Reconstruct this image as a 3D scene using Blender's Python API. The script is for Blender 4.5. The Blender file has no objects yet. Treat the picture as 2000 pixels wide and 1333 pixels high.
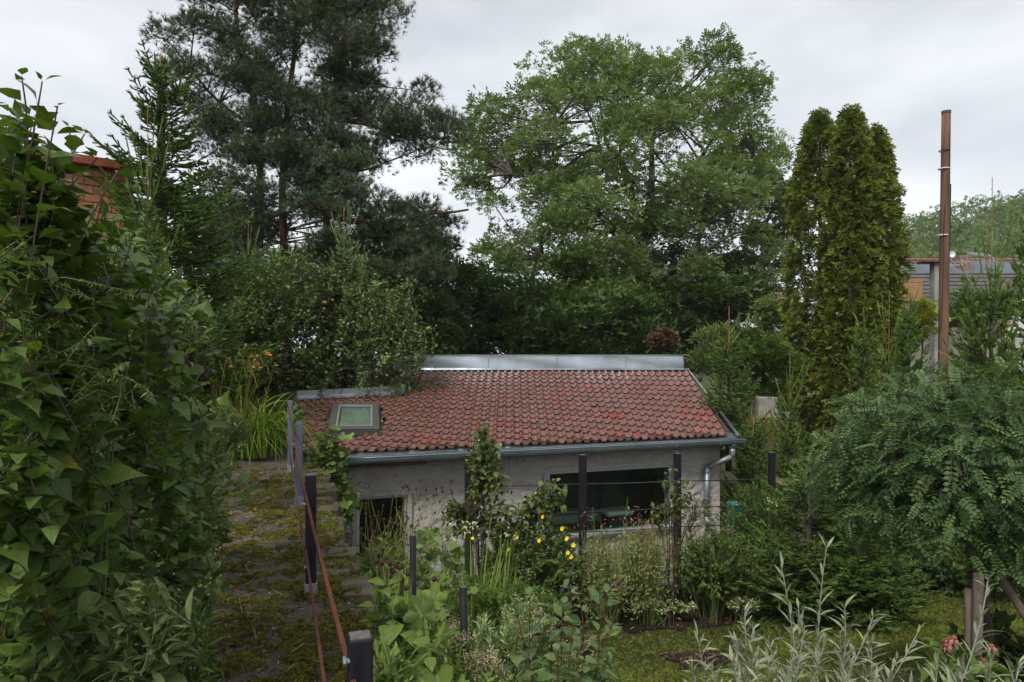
import bpy, math, random
import numpy as np
from mathutils import Vector, Matrix, noise as mnoise
PI = math.pi
random.seed(7)
scene = bpy.context.scene
COL = scene.collection

# ------------------------------------------------------------------ camera, sky, sun, exposure
F = 2000 * 24 / 36.0                      # focal length in photograph pixels
cam_d = bpy.data.cameras.new('camera'); cam = bpy.data.objects.new('camera', cam_d); COL.objects.link(cam)
cam_d.lens = 24; cam_d.sensor_width = 36; cam_d.shift_y = 23.5 / 2000; cam_d.clip_end = 3000; cam_d.clip_start = 0.05
cam.location = (0, 0, 0); cam.rotation_euler = (PI / 2, 0, 0)
scene.camera = cam

SUN_EL, SUN_AZ = math.radians(50), math.radians(205)      # azimuth measured from +Y clockwise
world = bpy.data.worlds.new('World'); scene.world = world; world.use_nodes = True
wn, wl = world.node_tree.nodes, world.node_tree.links
for n in list(wn): wn.remove(n)
w_out = wn.new('ShaderNodeOutputWorld'); w_bg = wn.new('ShaderNodeBackground')
w_sky = wn.new('ShaderNodeTexSky'); w_sky.sky_type = 'NISHITA'; w_sky.sun_disc = False
w_sky.sun_elevation = SUN_EL; w_sky.sun_rotation = SUN_AZ
w_tc = wn.new('ShaderNodeTexCoord'); w_map = wn.new('ShaderNodeMapping'); w_map.inputs['Scale'].default_value = (1.0, 1.0, 2.6)
w_nz = wn.new('ShaderNodeTexNoise'); w_nz.inputs['Scale'].default_value = 1.9; w_nz.inputs['Detail'].default_value = 5; w_nz.inputs['Roughness'].default_value = .5
w_rp = wn.new('ShaderNodeValToRGB')
w_rp.color_ramp.elements[0].position = .34; w_rp.color_ramp.elements[0].color = (3.35, 3.5, 3.8, 1)
w_rp.color_ramp.elements[1].position = .66; w_rp.color_ramp.elements[1].color = (5.9, 6.05, 6.2, 1)
w_mix = wn.new('ShaderNodeMix'); w_mix.data_type = 'RGBA'; w_mix.inputs['Factor'].default_value = .93
wl.new(w_tc.outputs['Generated'], w_map.inputs['Vector']); wl.new(w_map.outputs['Vector'], w_nz.inputs['Vector'])
wl.new(w_nz.outputs['Fac'], w_rp.inputs['Fac']); wl.new(w_sky.outputs['Color'], w_mix.inputs['A']); wl.new(w_rp.outputs['Color'], w_mix.inputs['B'])
wl.new(w_mix.outputs['Result'], w_bg.inputs['Color']); w_bg.inputs['Strength'].default_value = .1
wl.new(w_bg.outputs['Background'], w_out.inputs['Surface'])

sun_d = bpy.data.lights.new('sun', 'SUN'); sun = bpy.data.objects.new('sun', sun_d); COL.objects.link(sun)
sun_d.energy = 1.5; sun_d.angle = math.radians(11); sun_d.color = (1, .975, .94)
sd = Vector((math.sin(SUN_AZ) * math.cos(SUN_EL), math.cos(SUN_AZ) * math.cos(SUN_EL), math.sin(SUN_EL)))
sun.rotation_euler = sd.to_track_quat('Z', 'Y').to_euler()
vs = scene.view_settings; vs.view_transform = 'Standard'; vs.look = 'None'; vs.exposure = 0.9; vs.gamma = 1
scene.cycles.use_denoising = True; scene.cycles.use_adaptive_sampling = True; scene.cycles.adaptive_threshold = .02
scene.cycles.max_bounces = 6; scene.cycles.diffuse_bounces = 1; scene.cycles.glossy_bounces = 2
scene.cycles.transmission_bounces = 4; scene.cycles.transparent_max_bounces = 8
scene.cycles.caustics_reflective = False; scene.cycles.caustics_refractive = False

# ------------------------------------------------------------------ helpers: places
U = np.array([.9475, .3198, 0.]); V_ = np.array([-.3198, .9475, 0.])   # along the eaves / towards the back of the house
def at(px, py, d): return np.array([(px - 1000) / F * d, d, (690 - py) / F * d])
def atz(px, py, z): return at(px, py, z * F / (690 - py))
def ab(a, b, z): return U * a + V_ * b + np.array([0, 0, z])
def A_(p): return float(p[0] * U[0] + p[1] * U[1])
def B_(p): return float(p[0] * V_[0] + p[1] * V_[1])
def on_b(px, py, b):                        # where the ray through a pixel meets the upright plane at depth b
    r = at(px, py, 1.); return r * (b / B_(r))
def sstep(x, lo, hi):
    t = np.clip((x - lo) / (hi - lo), 0, 1); return t * t * (3 - 2 * t)
def ground_z(x, y):
    a = x * U[0] + y * U[1]; b = x * V_[0] + y * V_[1]
    right = -2.1 - 2.3 * sstep(b, 1.5, 9.6)
    right = right + 1.0 * sstep(b, 18, 30)
    left = -1.64 + .72 * sstep(b, 14.2, 16.4) - .5 * sstep(b, 24, 50)
    t = sstep(a, .38, .62)
    back = sstep(b, 15.7, 16.3) * (1 - sstep(a, 5.5, 9.5))
    z = left * (1 - t) + right * t
    z = z * (1 - back) + np.minimum(left, -.85) * back
    far = sstep(np.hypot(x, y), 40, 120)
    return z * (1 - far) + (-3.2) * far
def gz(p): return float(ground_z(p[0], p[1]))

# ------------------------------------------------------------------ helpers: meshes
def norm(v): return v / np.maximum(np.linalg.norm(v, axis=-1, keepdims=True), 1e-9)
class G:
    def __init__(s): s.v = []; s.f = []; s.l = []; s.n = 0
    def add(s, V, Fs, lc=None):
        V = np.asarray(V, float).reshape(-1, 3)
        if lc is None: lc = np.tile([.5, 1., .5], (len(V), 1))
        s.v.append(V); s.l.append(lc)
        for f in Fs:
            f = np.asarray(f, int)
            if len(f): s.f.append(f + s.n)
        s.n += len(V)
    def mesh(s, name, mat=None, smooth=False):
        me = bpy.data.meshes.new(name)
        V = np.concatenate(s.v) if s.v else np.zeros((0, 3)); lc = np.concatenate(s.l) if s.l else np.zeros((0, 3))
        me.vertices.add(len(V)); me.vertices.foreach_set('co', V.astype(np.float32).ravel())
        if s.f:
            tot = np.concatenate([np.full(len(f), f.shape[1]) for f in s.f]); idx = np.concatenate([f.ravel() for f in s.f])
            me.loops.add(len(idx)); me.loops.foreach_set('vertex_index', idx.astype(np.int32))
            me.polygons.add(len(tot)); st = np.concatenate([[0], np.cumsum(tot)[:-1]])
            me.polygons.foreach_set('loop_start', st.astype(np.int32)); me.polygons.foreach_set('loop_total', tot.astype(np.int32))
            me.polygons.foreach_set('use_smooth', np.full(len(tot), bool(smooth)))
        at_ = me.attributes.new('lc', 'FLOAT_VECTOR', 'POINT'); at_.data.foreach_set('vector', lc.astype(np.float32).ravel())
        me.update(calc_edges=True)
        if mat: me.materials.append(mat)
        return me
    def build(s, name, mat, parent=None, smooth=False, kind=None, label=None):
        o = bpy.data.objects.new(name, s.mesh(name, mat, smooth)); return link(o, parent, kind, label)
def link(o, parent=None, kind=None, label=None):
    COL.objects.link(o)
    if parent is not None:
        o.parent = parent
        if parent.type == 'EMPTY' and parent.parent is None: o.location = o.location - parent.location
    if kind: o['kind'] = kind
    if label: o['label'] = label
    return o
def thing(name, label, cat, loc=(0, 0, 0), group=None):
    e = bpy.data.objects.new(name, None); e.empty_display_size = .1; e.location = loc; COL.objects.link(e)
    return tag(e, label, cat, group)
def tag(o, label, cat, group=None, kind=None):
    o['label'] = label; o['category'] = cat
    if group: o['group'] = group
    if kind: o['kind'] = kind
    return o
def struct(o): o['kind'] = 'structure'; return o
def inst(name, me, M, parent=None):
    o = bpy.data.objects.new(name, me); COL.objects.link(o)
    if parent is not None:
        o.parent = parent
        if parent.type == 'EMPTY': M = Matrix.Translation(-parent.location) @ M
    o.matrix_local = M
    return o

def box(g, c, s, R=None, var=.5):           # box by centre, size and optional rotation columns
    q = np.array([[x, y, z] for x in (-.5, .5) for y in (-.5, .5) for z in (-.5, .5)]) * np.asarray(s, float)
    if R is not None: q = q @ np.asarray(R, float).T
    f = [[0, 1, 3, 2], [4, 6, 7, 5], [0, 4, 5, 1], [2, 3, 7, 6], [0, 2, 6, 4], [1, 5, 7, 3]]
    g.add(q + np.asarray(c, float), [f], np.tile([.5, 1., var], (8, 1)))
RH = np.stack([U, V_, [0, 0, 1]], 1)        # house axes
def hbox(g, a0, a1, b0, b1, z0, z1, var=.5): box(g, ab((a0 + a1) / 2, (b0 + b1) / 2, (z0 + z1) / 2), (a1 - a0, b1 - b0, z1 - z0), RH, var)
def bbox_mesh(g, c, s, bev, R=None, var=.5):  # chamfered box
    s = np.asarray(s, float) / 2; pts = []
    for x in (-1, 1):
        for y in (-1, 1):
            for z in (-1, 1):
                c0 = np.array([x, y, z]) * s
                for k in range(3):
                    q = c0 - np.array([x, y, z]) * bev; q[k] = c0[k]; pts.append(q)
    import bmesh
    bm = bmesh.new(); [bm.verts.new(p) for p in pts]; bmesh.ops.convex_hull(bm, input=bm.verts); bm.verts.ensure_lookup_table(); bm.verts.index_update()
    v = np.array([p.co for p in bm.verts]); f3 = np.array([[q.index for q in f.verts] for f in bm.faces if len(f.verts) == 3])
    f4 = np.array([[q.index for q in f.verts] for f in bm.faces if len(f.verts) == 4]); bm.free()
    if R is not None: v = v @ np.asarray(R, float).T
    g.add(v + np.asarray(c, float), [f for f in (f3, f4) if len(f)], np.tile([.5, 1., var], (len(v), 1)))
def spline(P, n):
    P = np.asarray(P, float); Q = np.vstack([2 * P[0] - P[1], P, 2 * P[-1] - P[-2]]); m = len(P) - 1
    t = np.linspace(0, m, n); i = np.minimum(t.astype(int), m - 1); u = (t - i)[:, None]
    a, b, c, d = Q[i], Q[i + 1], Q[i + 2], Q[i + 3]
    return .5 * (2 * b + (c - a) * u + (2 * a - 5 * b + 4 * c - d) * u ** 2 + (3 * b - a - 3 * c + d) * u ** 3)
def tube(g, P, r, sides=6, cap=True, var=.5):
    P = np.asarray(P, float); n = len(P); r = np.broadcast_to(np.asarray(r, float), (n,)) if np.ndim(r) else np.full(n, r)
    T = norm(np.gradient(P, axis=0)); ref = np.array([0, 0, 1.]) if abs(T[0][2]) < .9 else np.array([1., 0, 0])
    X = norm(np.cross(ref, T[0])); V = []
    for k in range(n):
        X = norm(X - T[k] * (X @ T[k])); Y = np.cross(T[k], X)
        an = np.arange(sides) * 2 * PI / sides
        V.append(P[k] + r[k] * (np.cos(an)[:, None] * X + np.sin(an)[:, None] * Y))
    V = np.concatenate(V); i = np.arange(n - 1)[:, None] * sides; j = np.arange(sides)[None]; j2 = (j + 1) % sides
    Q = np.stack([i + j, i + j2, i + sides + j2, i + sides + j], -1).reshape(-1, 4); Fs = [Q]
    if cap: Fs += [np.arange(sides)[::-1][None], (np.arange(sides) + (n - 1) * sides)[None]]
    g.add(V, Fs, np.tile([.5, 1., var], (len(V), 1)))
def twigs(g, A, B, r0, r1=None, var=.5):    # many 3-sided twigs at once
    A = np.asarray(A, float); B = np.asarray(B, float); n = len(A)
    if n == 0: return
    r0 = np.broadcast_to(r0, (n,)); r1 = r0 * .6 if r1 is None else np.broadcast_to(r1, (n,))
    T = norm(B - A); ref = np.where(np.abs(T[:, 2:3]) < .9, [[0, 0, 1.]], [[1., 0, 0]]); X = norm(np.cross(ref, T)); Y = np.cross(T, X)
    V = []
    for P, r in ((A, r0), (B, r1)):
        for k in range(3):
            an = 2 * PI * k / 3; V.append(P + r[:, None] * (math.cos(an) * X + math.sin(an) * Y))
    V = np.stack(V, 1).reshape(-1, 3); o = (np.arange(n) * 6)[:, None]
    Q = np.concatenate([o + np.array([[k, (k + 1) % 3, 3 + (k + 1) % 3, 3 + k]]) for k in range(3)])
    g.add(V, [Q], np.tile([.5, 1., var], (len(V), 1)))
def scatter(g, tm, P, X, N, L, W=None, var=None, rng=None):
    tv, tf = tm; n = len(P)
    if n == 0: return
    X = norm(X); N = norm(N - X * (N * X).sum(1, keepdims=True)); Y = np.cross(N, X)
    L = np.broadcast_to(L, (n,)); W = L if W is None else np.broadcast_to(W, (n,))
    var = (rng or np.random.default_rng(1)).random(n) if var is None else var
    V = P[:, None] + tv[None, :, 0, None] * X[:, None] * L[:, None, None] + tv[None, :, 1, None] * Y[:, None] * W[:, None, None] + tv[None, :, 2, None] * N[:, None] * L[:, None, None]
    k = len(tv); lc = np.empty((n, k, 3)); lc[..., 0] = tv[None, :, 0]; lc[..., 1] = np.abs(tv[None, :, 1]); lc[..., 2] = var[:, None]
    o = (np.arange(n) * k)[:, None, None]
    g.add(V.reshape(-1, 3), [(o + f[None]).reshape(-1, f.shape[1]) for f in tf], lc.reshape(-1, 3))
def basis(P, X, N, L):                       # 4x4 for one leaf object
    X = norm(X); N = norm(N - X * (N @ X)); Y = np.cross(N, X)
    return Matrix(((X[0] * L, Y[0] * L, N[0] * L, P[0]), (X[1] * L, Y[1] * L, N[1] * L, P[1]), (X[2] * L, Y[2] * L, N[2] * L, P[2]), (0, 0, 0, 1)))

# ------------------------------------------------------------------ leaf templates (x along, y across, z up; length 1)
def leaf_t(ws, fold=.25, curl=-.15, petiole=.0):
    n = len(ws); V = []; Fq = []
    for i, w in enumerate(ws):
        t = i / (n - 1); x = petiole + t * (1 - petiole); z = curl * t * t
        V += [[x, -w, z + fold * w], [x, 0, z], [x, w, z + fold * w]]
    for i in range(n - 1):
        a = 3 * i; Fq += [[a, a + 3, a + 4, a + 1], [a + 1, a + 4, a + 5, a + 2]]
    F = [np.array(Fq)]
    if petiole:
        k = len(V); V += [[0, -.012, 0.02], [0, .012, 0.02], [petiole, 0, .0]]; F.append(np.array([[k, k + 1, k + 2]]))
    return np.array(V, float), F
LILAC = [leaf_t([.0, .27, .345, .335, .25, .13, .035, 0], fo, c, .16) for c, fo in ((-.15, .22), (-.35, .3), (-.55, .2))]
def leaf4_t(w, curl=-.15): return np.array([[0, 0, 0], [.45, -w, .28 * w], [.48, 0, curl * .25], [.45, w, .28 * w], [1, 0, curl]]), [np.array([[0, 1, 2], [0, 2, 3], [1, 4, 2], [2, 4, 3]])]
LILAC_LO = [leaf_t([.0, .33, .22, 0], .22, c, .16) for c in (-.2, -.42, -.6)]
LANCE = leaf4_t(.125, -.18); OVAL = leaf4_t(.29)
WILLOW = [leaf_t([.02, .05, .085, .095, .075, .04, 0], .35, c, .04) for c in (-.12, -.45)]
DOG = [leaf_t([.0, .2, .3, .31, .24, .12, 0], .25, c, .1) for c in (-.15, -.4)]
OV3 = (np.array([[0, 0, 0], [.45, -.3, .07], [1, 0, -.1], [.45, .3, .07]]), [np.array([[0, 1, 2], [0, 2, 3]])])   # two triangles folded
NAR3 = (np.array([[0, 0, 0], [.45, -.11, .04], [1, 0, -.1], [.45, .11, .04]]), [np.array([[0, 1, 2], [0, 2, 3]])])
def spray_t(k, seed, spread=.55, w=.1):      # a flat spray of k pointed leaflets, two triangles each
    r = np.random.default_rng(seed); V = []; Fs = []
    for i in range(k):
        an = (i / (k - 1) - .5) * 2 * 1.25 + r.normal(0, .12); b = np.array([.15 + .35 * r.random(), 0, 0]) * (1 - abs(an) * .3)
        d = np.array([math.cos(an), math.sin(an) * spread * 1.6, r.normal(0, .15) - .1]); l = .5 + .2 * r.random(); s = np.array([-d[1], d[0], r.normal(0, .3)]) * w
        n = len(V); V += [b, b + d * l * .5 + s, b + d * l, b + d * l * .5 - s]; Fs += [[n, n + 1, n + 2], [n, n + 2, n + 3]]
    return np.array(V), [np.array(Fs)]
SPRAY = spray_t(4, 3, .65, .10)
def tuft_t(k, seed, w=.045, fwd=.5):         # needle tuft
    r = np.random.default_rng(seed); V = []; Fs = []
    for i in range(k):
        d = norm(np.array([fwd + r.random() * .7, r.normal(0, .6), r.normal(0, .6)])); s = norm(np.cross(d, r.normal(size=3))) * w
        b = np.array([r.random() * .3, 0, 0]); n = len(V); V += [b - s, b + s, b + d * (.7 + .3 * r.random())]; Fs.append([n, n + 1, n + 2])
    return np.array(V), [np.array(Fs)]
TUFT = tuft_t(10, 5, .036, 1.0); SPRAY3 = spray_t(3, 7, .7, .13)
def fan_t(k, seed, w=.09):                   # scale-leaf fan of a thuja
    r = np.random.default_rng(seed); V = []; Fs = []
    for i in range(k):
        an = (i / (k - 1) - .5) * 1.9; d = np.array([math.cos(an), math.sin(an), r.normal(0, .1)]); s = np.array([-d[1], d[0], 0]) * w; l = .65 + .35 * r.random()
        n = len(V); V += [[0, 0, 0], list(d * l * .6 + s), list(d * l), list(d * l * .6 - s)]; Fs += [[n, n + 1, n + 2], [n, n + 2, n + 3]]
    return np.array(V, float), [np.array(Fs)]
FAN = fan_t(3, 2, .17)
def pinnate_t(pairs=6, seed=0, droop=.35):   # robinia leaf
    r = np.random.default_rng(seed); V = []; F4 = []
    def lf(b, d, l, w):
        n = len(V); s = norm(np.cross([0, 0, 1.], d)) * w * 1.12
        V.extend([b, b + d * l * .55 - s + [0, 0, .02], b + d * l, b + d * l * .55 + s + [0, 0, .02]]); F4.append([n, n + 1, n + 2, n + 3])
    for i in range(pairs):
        t = .16 + .78 * i / (pairs - 1) * .92; b = np.array([t, 0, -droop * t * t])
        for s in (-1, 1): lf(b, norm(np.array([.35 + r.normal(0, .12), s, -.25 + r.normal(0, .12)])), .215 - .05 * abs(i / pairs - .4), .055)
    lf(np.array([.92, 0, -droop * .85]), norm(np.array([1, 0, -.5])), .19, .05)
    n = len(V); V.extend([np.array([0, .008, 0]), np.array([0, -.008, 0]), np.array([.5, -.006, -droop * .25]), np.array([.5, .006, -droop * .25]), np.array([.94, 0, -droop * .88])])
    return np.array(V), [np.array(F4 + [[n, n + 1, n + 2, n + 3]]), np.array([[n + 3, n + 2, n + 4]])]
PINN = [pinnate_t(6, 1, .3), pinnate_t(7, 2, .5), pinnate_t(6, 3, .15)]
def lobed_t(seed=0, lobes=5, n=26, depth=.3, curl=-.25):  # round lobed leaf (grape, marrow)
    V = [[.0, 0, 0]]; r = np.random.default_rng(seed)
    for i in range(n):
        an = -PI * .93 + 2 * PI * .93 * i / (n - 1); rad = .5 * (1 - depth * .5 + depth * .5 * math.cos(lobes * an)) * (1 + r.normal(0, .035)) * (.85 + .15 * math.cos(an))
        x = rad * math.cos(an); y = rad * math.sin(an); V.append([x + .0, y, curl * (x * x + y * y) + .06 * math.cos(2.5 * an * 2)])
    V = np.array(V) + [.38, 0, 0]; return V, [np.array([[0, i, i + 1] for i in range(1, n)])]
LOBED = [lobed_t(1, 5, 26, .35), lobed_t(2, 3, 22, .3, -.4)]

# ------------------------------------------------------------------ materials
def mat_new(name):
    m = bpy.data.materials.new(name); m.use_nodes = True; nt = m.node_tree; b = nt.nodes['Principled BSDF']; return m, nt, b
def N(nt, t, **kw):
    n = nt.nodes.new(t)
    for k, v in kw.items():
        if hasattr(n, k) and k not in ('Scale',): setattr(n, k, v)
        else: n.inputs[k].default_value = v
    return n
def rgb(c): return (*c, 1)
def mixc(nt, fac, a, b, mode='MIX'):
    m = nt.nodes.new('ShaderNodeMix'); m.data_type = 'RGBA'; m.blend_type = mode
    for s, v in (('Factor', fac), ('A', a), ('B', b)):
        if isinstance(v, bpy.types.NodeSocket): nt.links.new(v, m.inputs[s])
        else: m.inputs[s].default_value = v if s == 'Factor' else (rgb(v) if len(v) == 3 else v)
    return m.outputs['Result']
def ramp(nt, src, p0, p1, c0=(0, 0, 0), c1=(1, 1, 1)):
    r = nt.nodes.new('ShaderNodeValToRGB'); e = r.color_ramp.elements; e[0].position = p0; e[1].position = p1; e[0].color = rgb(c0); e[1].color = rgb(c1)
    nt.links.new(src, r.inputs['Fac']); return r.outputs['Color']
def noise(nt, scale, detail=4, rough=.55, vec=None, dist=0):
    n = nt.nodes.new('ShaderNodeTexNoise'); n.inputs['Scale'].default_value = scale; n.inputs['Detail'].default_value = detail; n.inputs['Roughness'].default_value = rough; n.inputs['Distortion'].default_value = dist
    if vec is None:
        vec = nt.nodes.new('ShaderNodeNewGeometry').outputs['Position']
    nt.links.new(vec, n.inputs['Vector']); return n.outputs['Fac']
def bump(nt, b, h, strength=.4, dist=.02):
    k = nt.nodes.new('ShaderNodeBump'); k.inputs['Strength'].default_value = strength; k.inputs['Distance'].default_value = dist
    nt.links.new(h, k.inputs['Height']); nt.links.new(k.outputs['Normal'], b.inputs['Normal'])
GREEN = np.array([1.45, 1.52, .92]); DEEP = np.array([.62, .68, .44])
def leaf_mat(name, c1, c2, rough=.42, trans=.28, vein=None, byobj=False, patch=0, yellow=None, spec=.5):
    m, nt, b = mat_new(name); L = nt.links
    at_ = N(nt, 'ShaderNodeAttribute', attribute_name='lc'); sx = nt.nodes.new('ShaderNodeSeparateXYZ'); L.new(at_.outputs['Vector'], sx.inputs[0])
    v = nt.nodes.new('ShaderNodeObjectInfo').outputs['Random'] if byobj else sx.outputs['Z']
    c1 = tuple(np.array(c1) * DEEP); c2 = tuple(np.array(c2) * GREEN); c = mixc(nt, v, c1, c2)
    if patch: c = mixc(nt, ramp(nt, noise(nt, patch, 2), .52, .78), c, mixc(nt, .5, c2, (1, 1, .7)) if yellow is None else yellow) if yellow else mixc(nt, ramp(nt, noise(nt, patch, 2), .38, .65), c, c2)
    if yellow and not patch: c = mixc(nt, ramp(nt, v, .985, .995), c, yellow)
    if vein:
        rib = ramp(nt, sx.outputs['Y'], .0, .035, (1, 1, 1), (0, 0, 0)); c = mixc(nt, rib, c, vein)
        ma = N(nt, 'ShaderNodeMath', operation='MULTIPLY'); ma.inputs[1].default_value = .9; L.new(sx.outputs['Y'], ma.inputs[0])
        mb = N(nt, 'ShaderNodeMath', operation='SUBTRACT'); L.new(sx.outputs['X'], mb.inputs[0]); L.new(ma.outputs[0], mb.inputs[1])
        mc = N(nt, 'ShaderNodeMath', operation='MULTIPLY'); mc.inputs[1].default_value = 52; L.new(mb.outputs[0], mc.inputs[0])
        ms = N(nt, 'ShaderNodeMath', operation='SINE'); L.new(mc.outputs[0], ms.inputs[0])
        bump(nt, b, ms.outputs[0], .07, .004)
        c = mixc(nt, ramp(nt, noise(nt, 55, 3), .35, .75), c, mixc(nt, .5, c, c1))
    L.new(c, b.inputs['Base Color']); b.inputs['Roughness'].default_value = rough; b.inputs['Specular IOR Level'].default_value = spec
    t = nt.nodes.new('ShaderNodeBsdfTranslucent'); ct = mixc(nt, 1., c, (1.25, 1.35, .55), 'MULTIPLY'); L.new(ct, t.inputs['Color'])
    mx = nt.nodes.new('ShaderNodeMixShader'); mx.inputs[0].default_value = trans
    L.new(b.outputs[0], mx.inputs[1]); L.new(t.outputs[0], mx.inputs[2]); L.new(mx.outputs[0], nt.nodes['Material Output'].inputs['Surface'])
    return m
def plain(name, c, rough=.6, metal=0, c2=None, sc=8, bmp=0, bsc=40, dist=.01, spec=.5, stretch=None, byobj=False):
    m, nt, b = mat_new(name)
    vec = None
    if stretch is not None:
        mp = N(nt, 'ShaderNodeMapping'); mp.inputs['Scale'].default_value = stretch
        nt.links.new(nt.nodes.new('ShaderNodeNewGeometry').outputs['Position'], mp.inputs['Vector']); vec = mp.outputs['Vector']
    if c2 is not None:
        col = mixc(nt, ramp(nt, noise(nt, sc, 5, .6, vec), .35, .65), c, c2)
        if byobj:
            col = mixc(nt, nt.nodes.new('ShaderNodeObjectInfo').outputs['Random'], col, mixc(nt, .6, col, c2))
        nt.links.new(col, b.inputs['Base Color'])
    else: b.inputs['Base Color'].default_value = rgb(c)
    b.inputs['Roughness'].default_value = rough; b.inputs['Metallic'].default_value = metal; b.inputs['Specular IOR Level'].default_value = spec
    if bmp: bump(nt, b, noise(nt, bsc, 6, .65, vec), bmp, dist)
    return m
def tile_mat(name, byobj):
    m, nt, b = mat_new(name)
    at_ = N(nt, 'ShaderNodeAttribute', attribute_name='lc'); sx = nt.nodes.new('ShaderNodeSeparateXYZ'); nt.links.new(at_.outputs['Vector'], sx.inputs[0])
    v = nt.nodes.new('ShaderNodeObjectInfo').outputs['Random'] if byobj else sx.outputs['Z']
    c = mixc(nt, v, (.205, .076, .062), (.32, .125, .104))
    c = mixc(nt, ramp(nt, v, .86, .97), c, (.30, .055, .038))
    pan = ramp(nt, sx.outputs['Y'], .3, .7)                                             # 1 on the flat pan, 0 on the roll
    c = mixc(nt, ramp(nt, noise(nt, 2.1, 6, .7), .36, .6), c, mixc(nt, pan, c, (.19, .125, .108))); c = mixc(nt, ramp(nt, noise(nt, 8, 5, .7), .42, .68), c, mixc(nt, .42, c, (.075, .042, .034)))   # grey algae film on the pans
    c = mixc(nt, ramp(nt, noise(nt, 34, 4, .6), .57, .66), c, (.05, .036, .028))         # lichen specks
    c = mixc(nt, ramp(nt, noise(nt, 75, 3, .6), .70, .73), c, (.36, .30, .24))
    nose = ramp(nt, sx.outputs['X'], .0, .16, (1, 1, 1), (0, 0, 0)); c = mixc(nt, nose, c, mixc(nt, ramp(nt, noise(nt, 12, 4), .4, .6), (.045, .024, .018), (.05, .04, .018)))   # lip shade and mossy dirt painted along the tile noses
    nt.links.new(c, b.inputs['Base Color']); b.inputs['Roughness'].default_value = .36; b.inputs['Specular IOR Level'].default_value = .5
    bump(nt, b, noise(nt, 70, 5, .65), .3, .005); return m
def stucco_mat():
    m, nt, b = mat_new('rough_render')
    c = mixc(nt, ramp(nt, noise(nt, 1.6, 5, .6), .3, .7), (.84, .775, .70), (.72, .665, .60))
    c = mixc(nt, ramp(nt, noise(nt, 9, 6, .7, dist=.6), .58, .7), c, (.55, .51, .465))
    c = mixc(nt, ramp(nt, noise(nt, 22, 4, .6), .62, .75), c, (.84, .79, .73))
    c = mixc(nt, ramp(nt, noise(nt, 15, 9, .8, dist=1.), .50, .62), c, mixc(nt, .33, c, (.26, .24, .215))); c = mixc(nt, ramp(nt, noise(nt, 38, 5, .7, dist=.5), .58, .66), c, (.36, .335, .305)); c = mixc(nt, ramp(nt, noise(nt, 4.5, 7, .75, dist=1.2), .60, .66), c, (.25, .235, .22))  # dark mottling puts crevice shade and dirt into the render colour
    nt.links.new(c, b.inputs['Base Color']); b.inputs['Roughness'].default_value = .9; b.inputs['Specular IOR Level'].default_value = .2
    mp = N(nt, 'ShaderNodeMapping'); mp.inputs['Scale'].default_value = (1, 1, 1.6); nt.links.new(nt.nodes.new('ShaderNodeNewGeometry').outputs['Position'], mp.inputs['Vector'])
    bump(nt, b, noise(nt, 15, 9, .78, mp.outputs['Vector'], .5), 1., .11); return m
def zinc_mat(name='zinc_sheet', rough=.3, c=(.50, .545, .575), metal=.9):
    m, nt, b = mat_new(name)
    col = mixc(nt, ramp(nt, noise(nt, 1.7, 4, .5), .35, .65), c, tuple(x * .72 for x in c)); col = mixc(nt, ramp(nt, noise(nt, 14, 5, .6), .62, .78), col, tuple(x * .55 for x in c))
    nt.links.new(col, b.inputs['Base Color']); b.inputs['Metallic'].default_value = metal; b.inputs['Roughness'].default_value = rough
    bump(nt, b, noise(nt, 2.2, 3, .5), .16, .05); return m
def glass_mat(name='window_glass', tint=(.8, .86, .84), refl=(.9, .95, 1)):
    m, nt, b = mat_new(name); L = nt.links
    tr = nt.nodes.new('ShaderNodeBsdfTransparent'); tr.inputs['Color'].default_value = rgb(tint)
    gl = nt.nodes.new('ShaderNodeBsdfGlossy'); gl.inputs['Roughness'].default_value = .02; gl.inputs['Color'].default_value = rgb(refl)
    lw = nt.nodes.new('ShaderNodeLayerWeight'); lw.inputs['Blend'].default_value = .5
    pw = N(nt, 'ShaderNodeMath', operation='POWER'); pw.inputs[1].default_value = 4.5; L.new(lw.outputs['Facing'], pw.inputs[0])
    fr = N(nt, 'ShaderNodeMath', operation='MULTIPLY_ADD'); fr.inputs[1].default_value = .9; fr.inputs[2].default_value = .05; L.new(pw.outputs[0], fr.inputs[0])
    mx = nt.nodes.new('ShaderNodeMixShader'); L.new(fr.outputs[0], mx.inputs[0]); L.new(tr.outputs[0], mx.inputs[1]); L.new(gl.outputs[0], mx.inputs[2])
    L.new(mx.outputs[0], nt.nodes['Material Output'].inputs['Surface']); return m
ZINC = zinc_mat(); ZINC_D = zinc_mat('zinc_gutter', .42, (.27, .315, .325), .3); STUCCO = stucco_mat(); GLASS = glass_mat()
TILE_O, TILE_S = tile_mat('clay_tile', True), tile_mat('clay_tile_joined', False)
BARK = plain('grey_bark', (.10, .085, .065), .9, 0, (.05, .042, .034), 14, .7, 45, .03, .2, (1, 1, .25))
BARK_P = plain('pine_bark', (.20, .085, .045), .85, 0, (.085, .05, .036), 6, .8, 26, .03, .2, (1, 1, .4))
BARK_Y = plain('young_spruce_bark', (.34, .20, .085), .8, 0, (.2, .11, .05), 20, .3, 60, .004, .2)
TWIG = plain('brown_twig', (.075, .05, .032), .8, spec=.2); TWIG_R = plain('red_twig', (.14, .045, .03), .55); TWIG_G = plain('green_stem', (.10, .14, .045), .6)
TWIG_P = plain('lilac_twig', (.10, .055, .04), .6); TWIG_W = plain('silver_stem', (.30, .30, .26), .7)
CHAR = plain('charred_timber', (.009, .009, .012), .65, 0, (.02, .02, .025), 30, .3, 60, .004, .18, (1, 1, .12))
CHAR_B = plain('blue_grey_timber', (.075, .095, .13), .5, 0, (.11, .13, .17), 22, .3, 50, .004, .5, (1, 1, .12))
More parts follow.
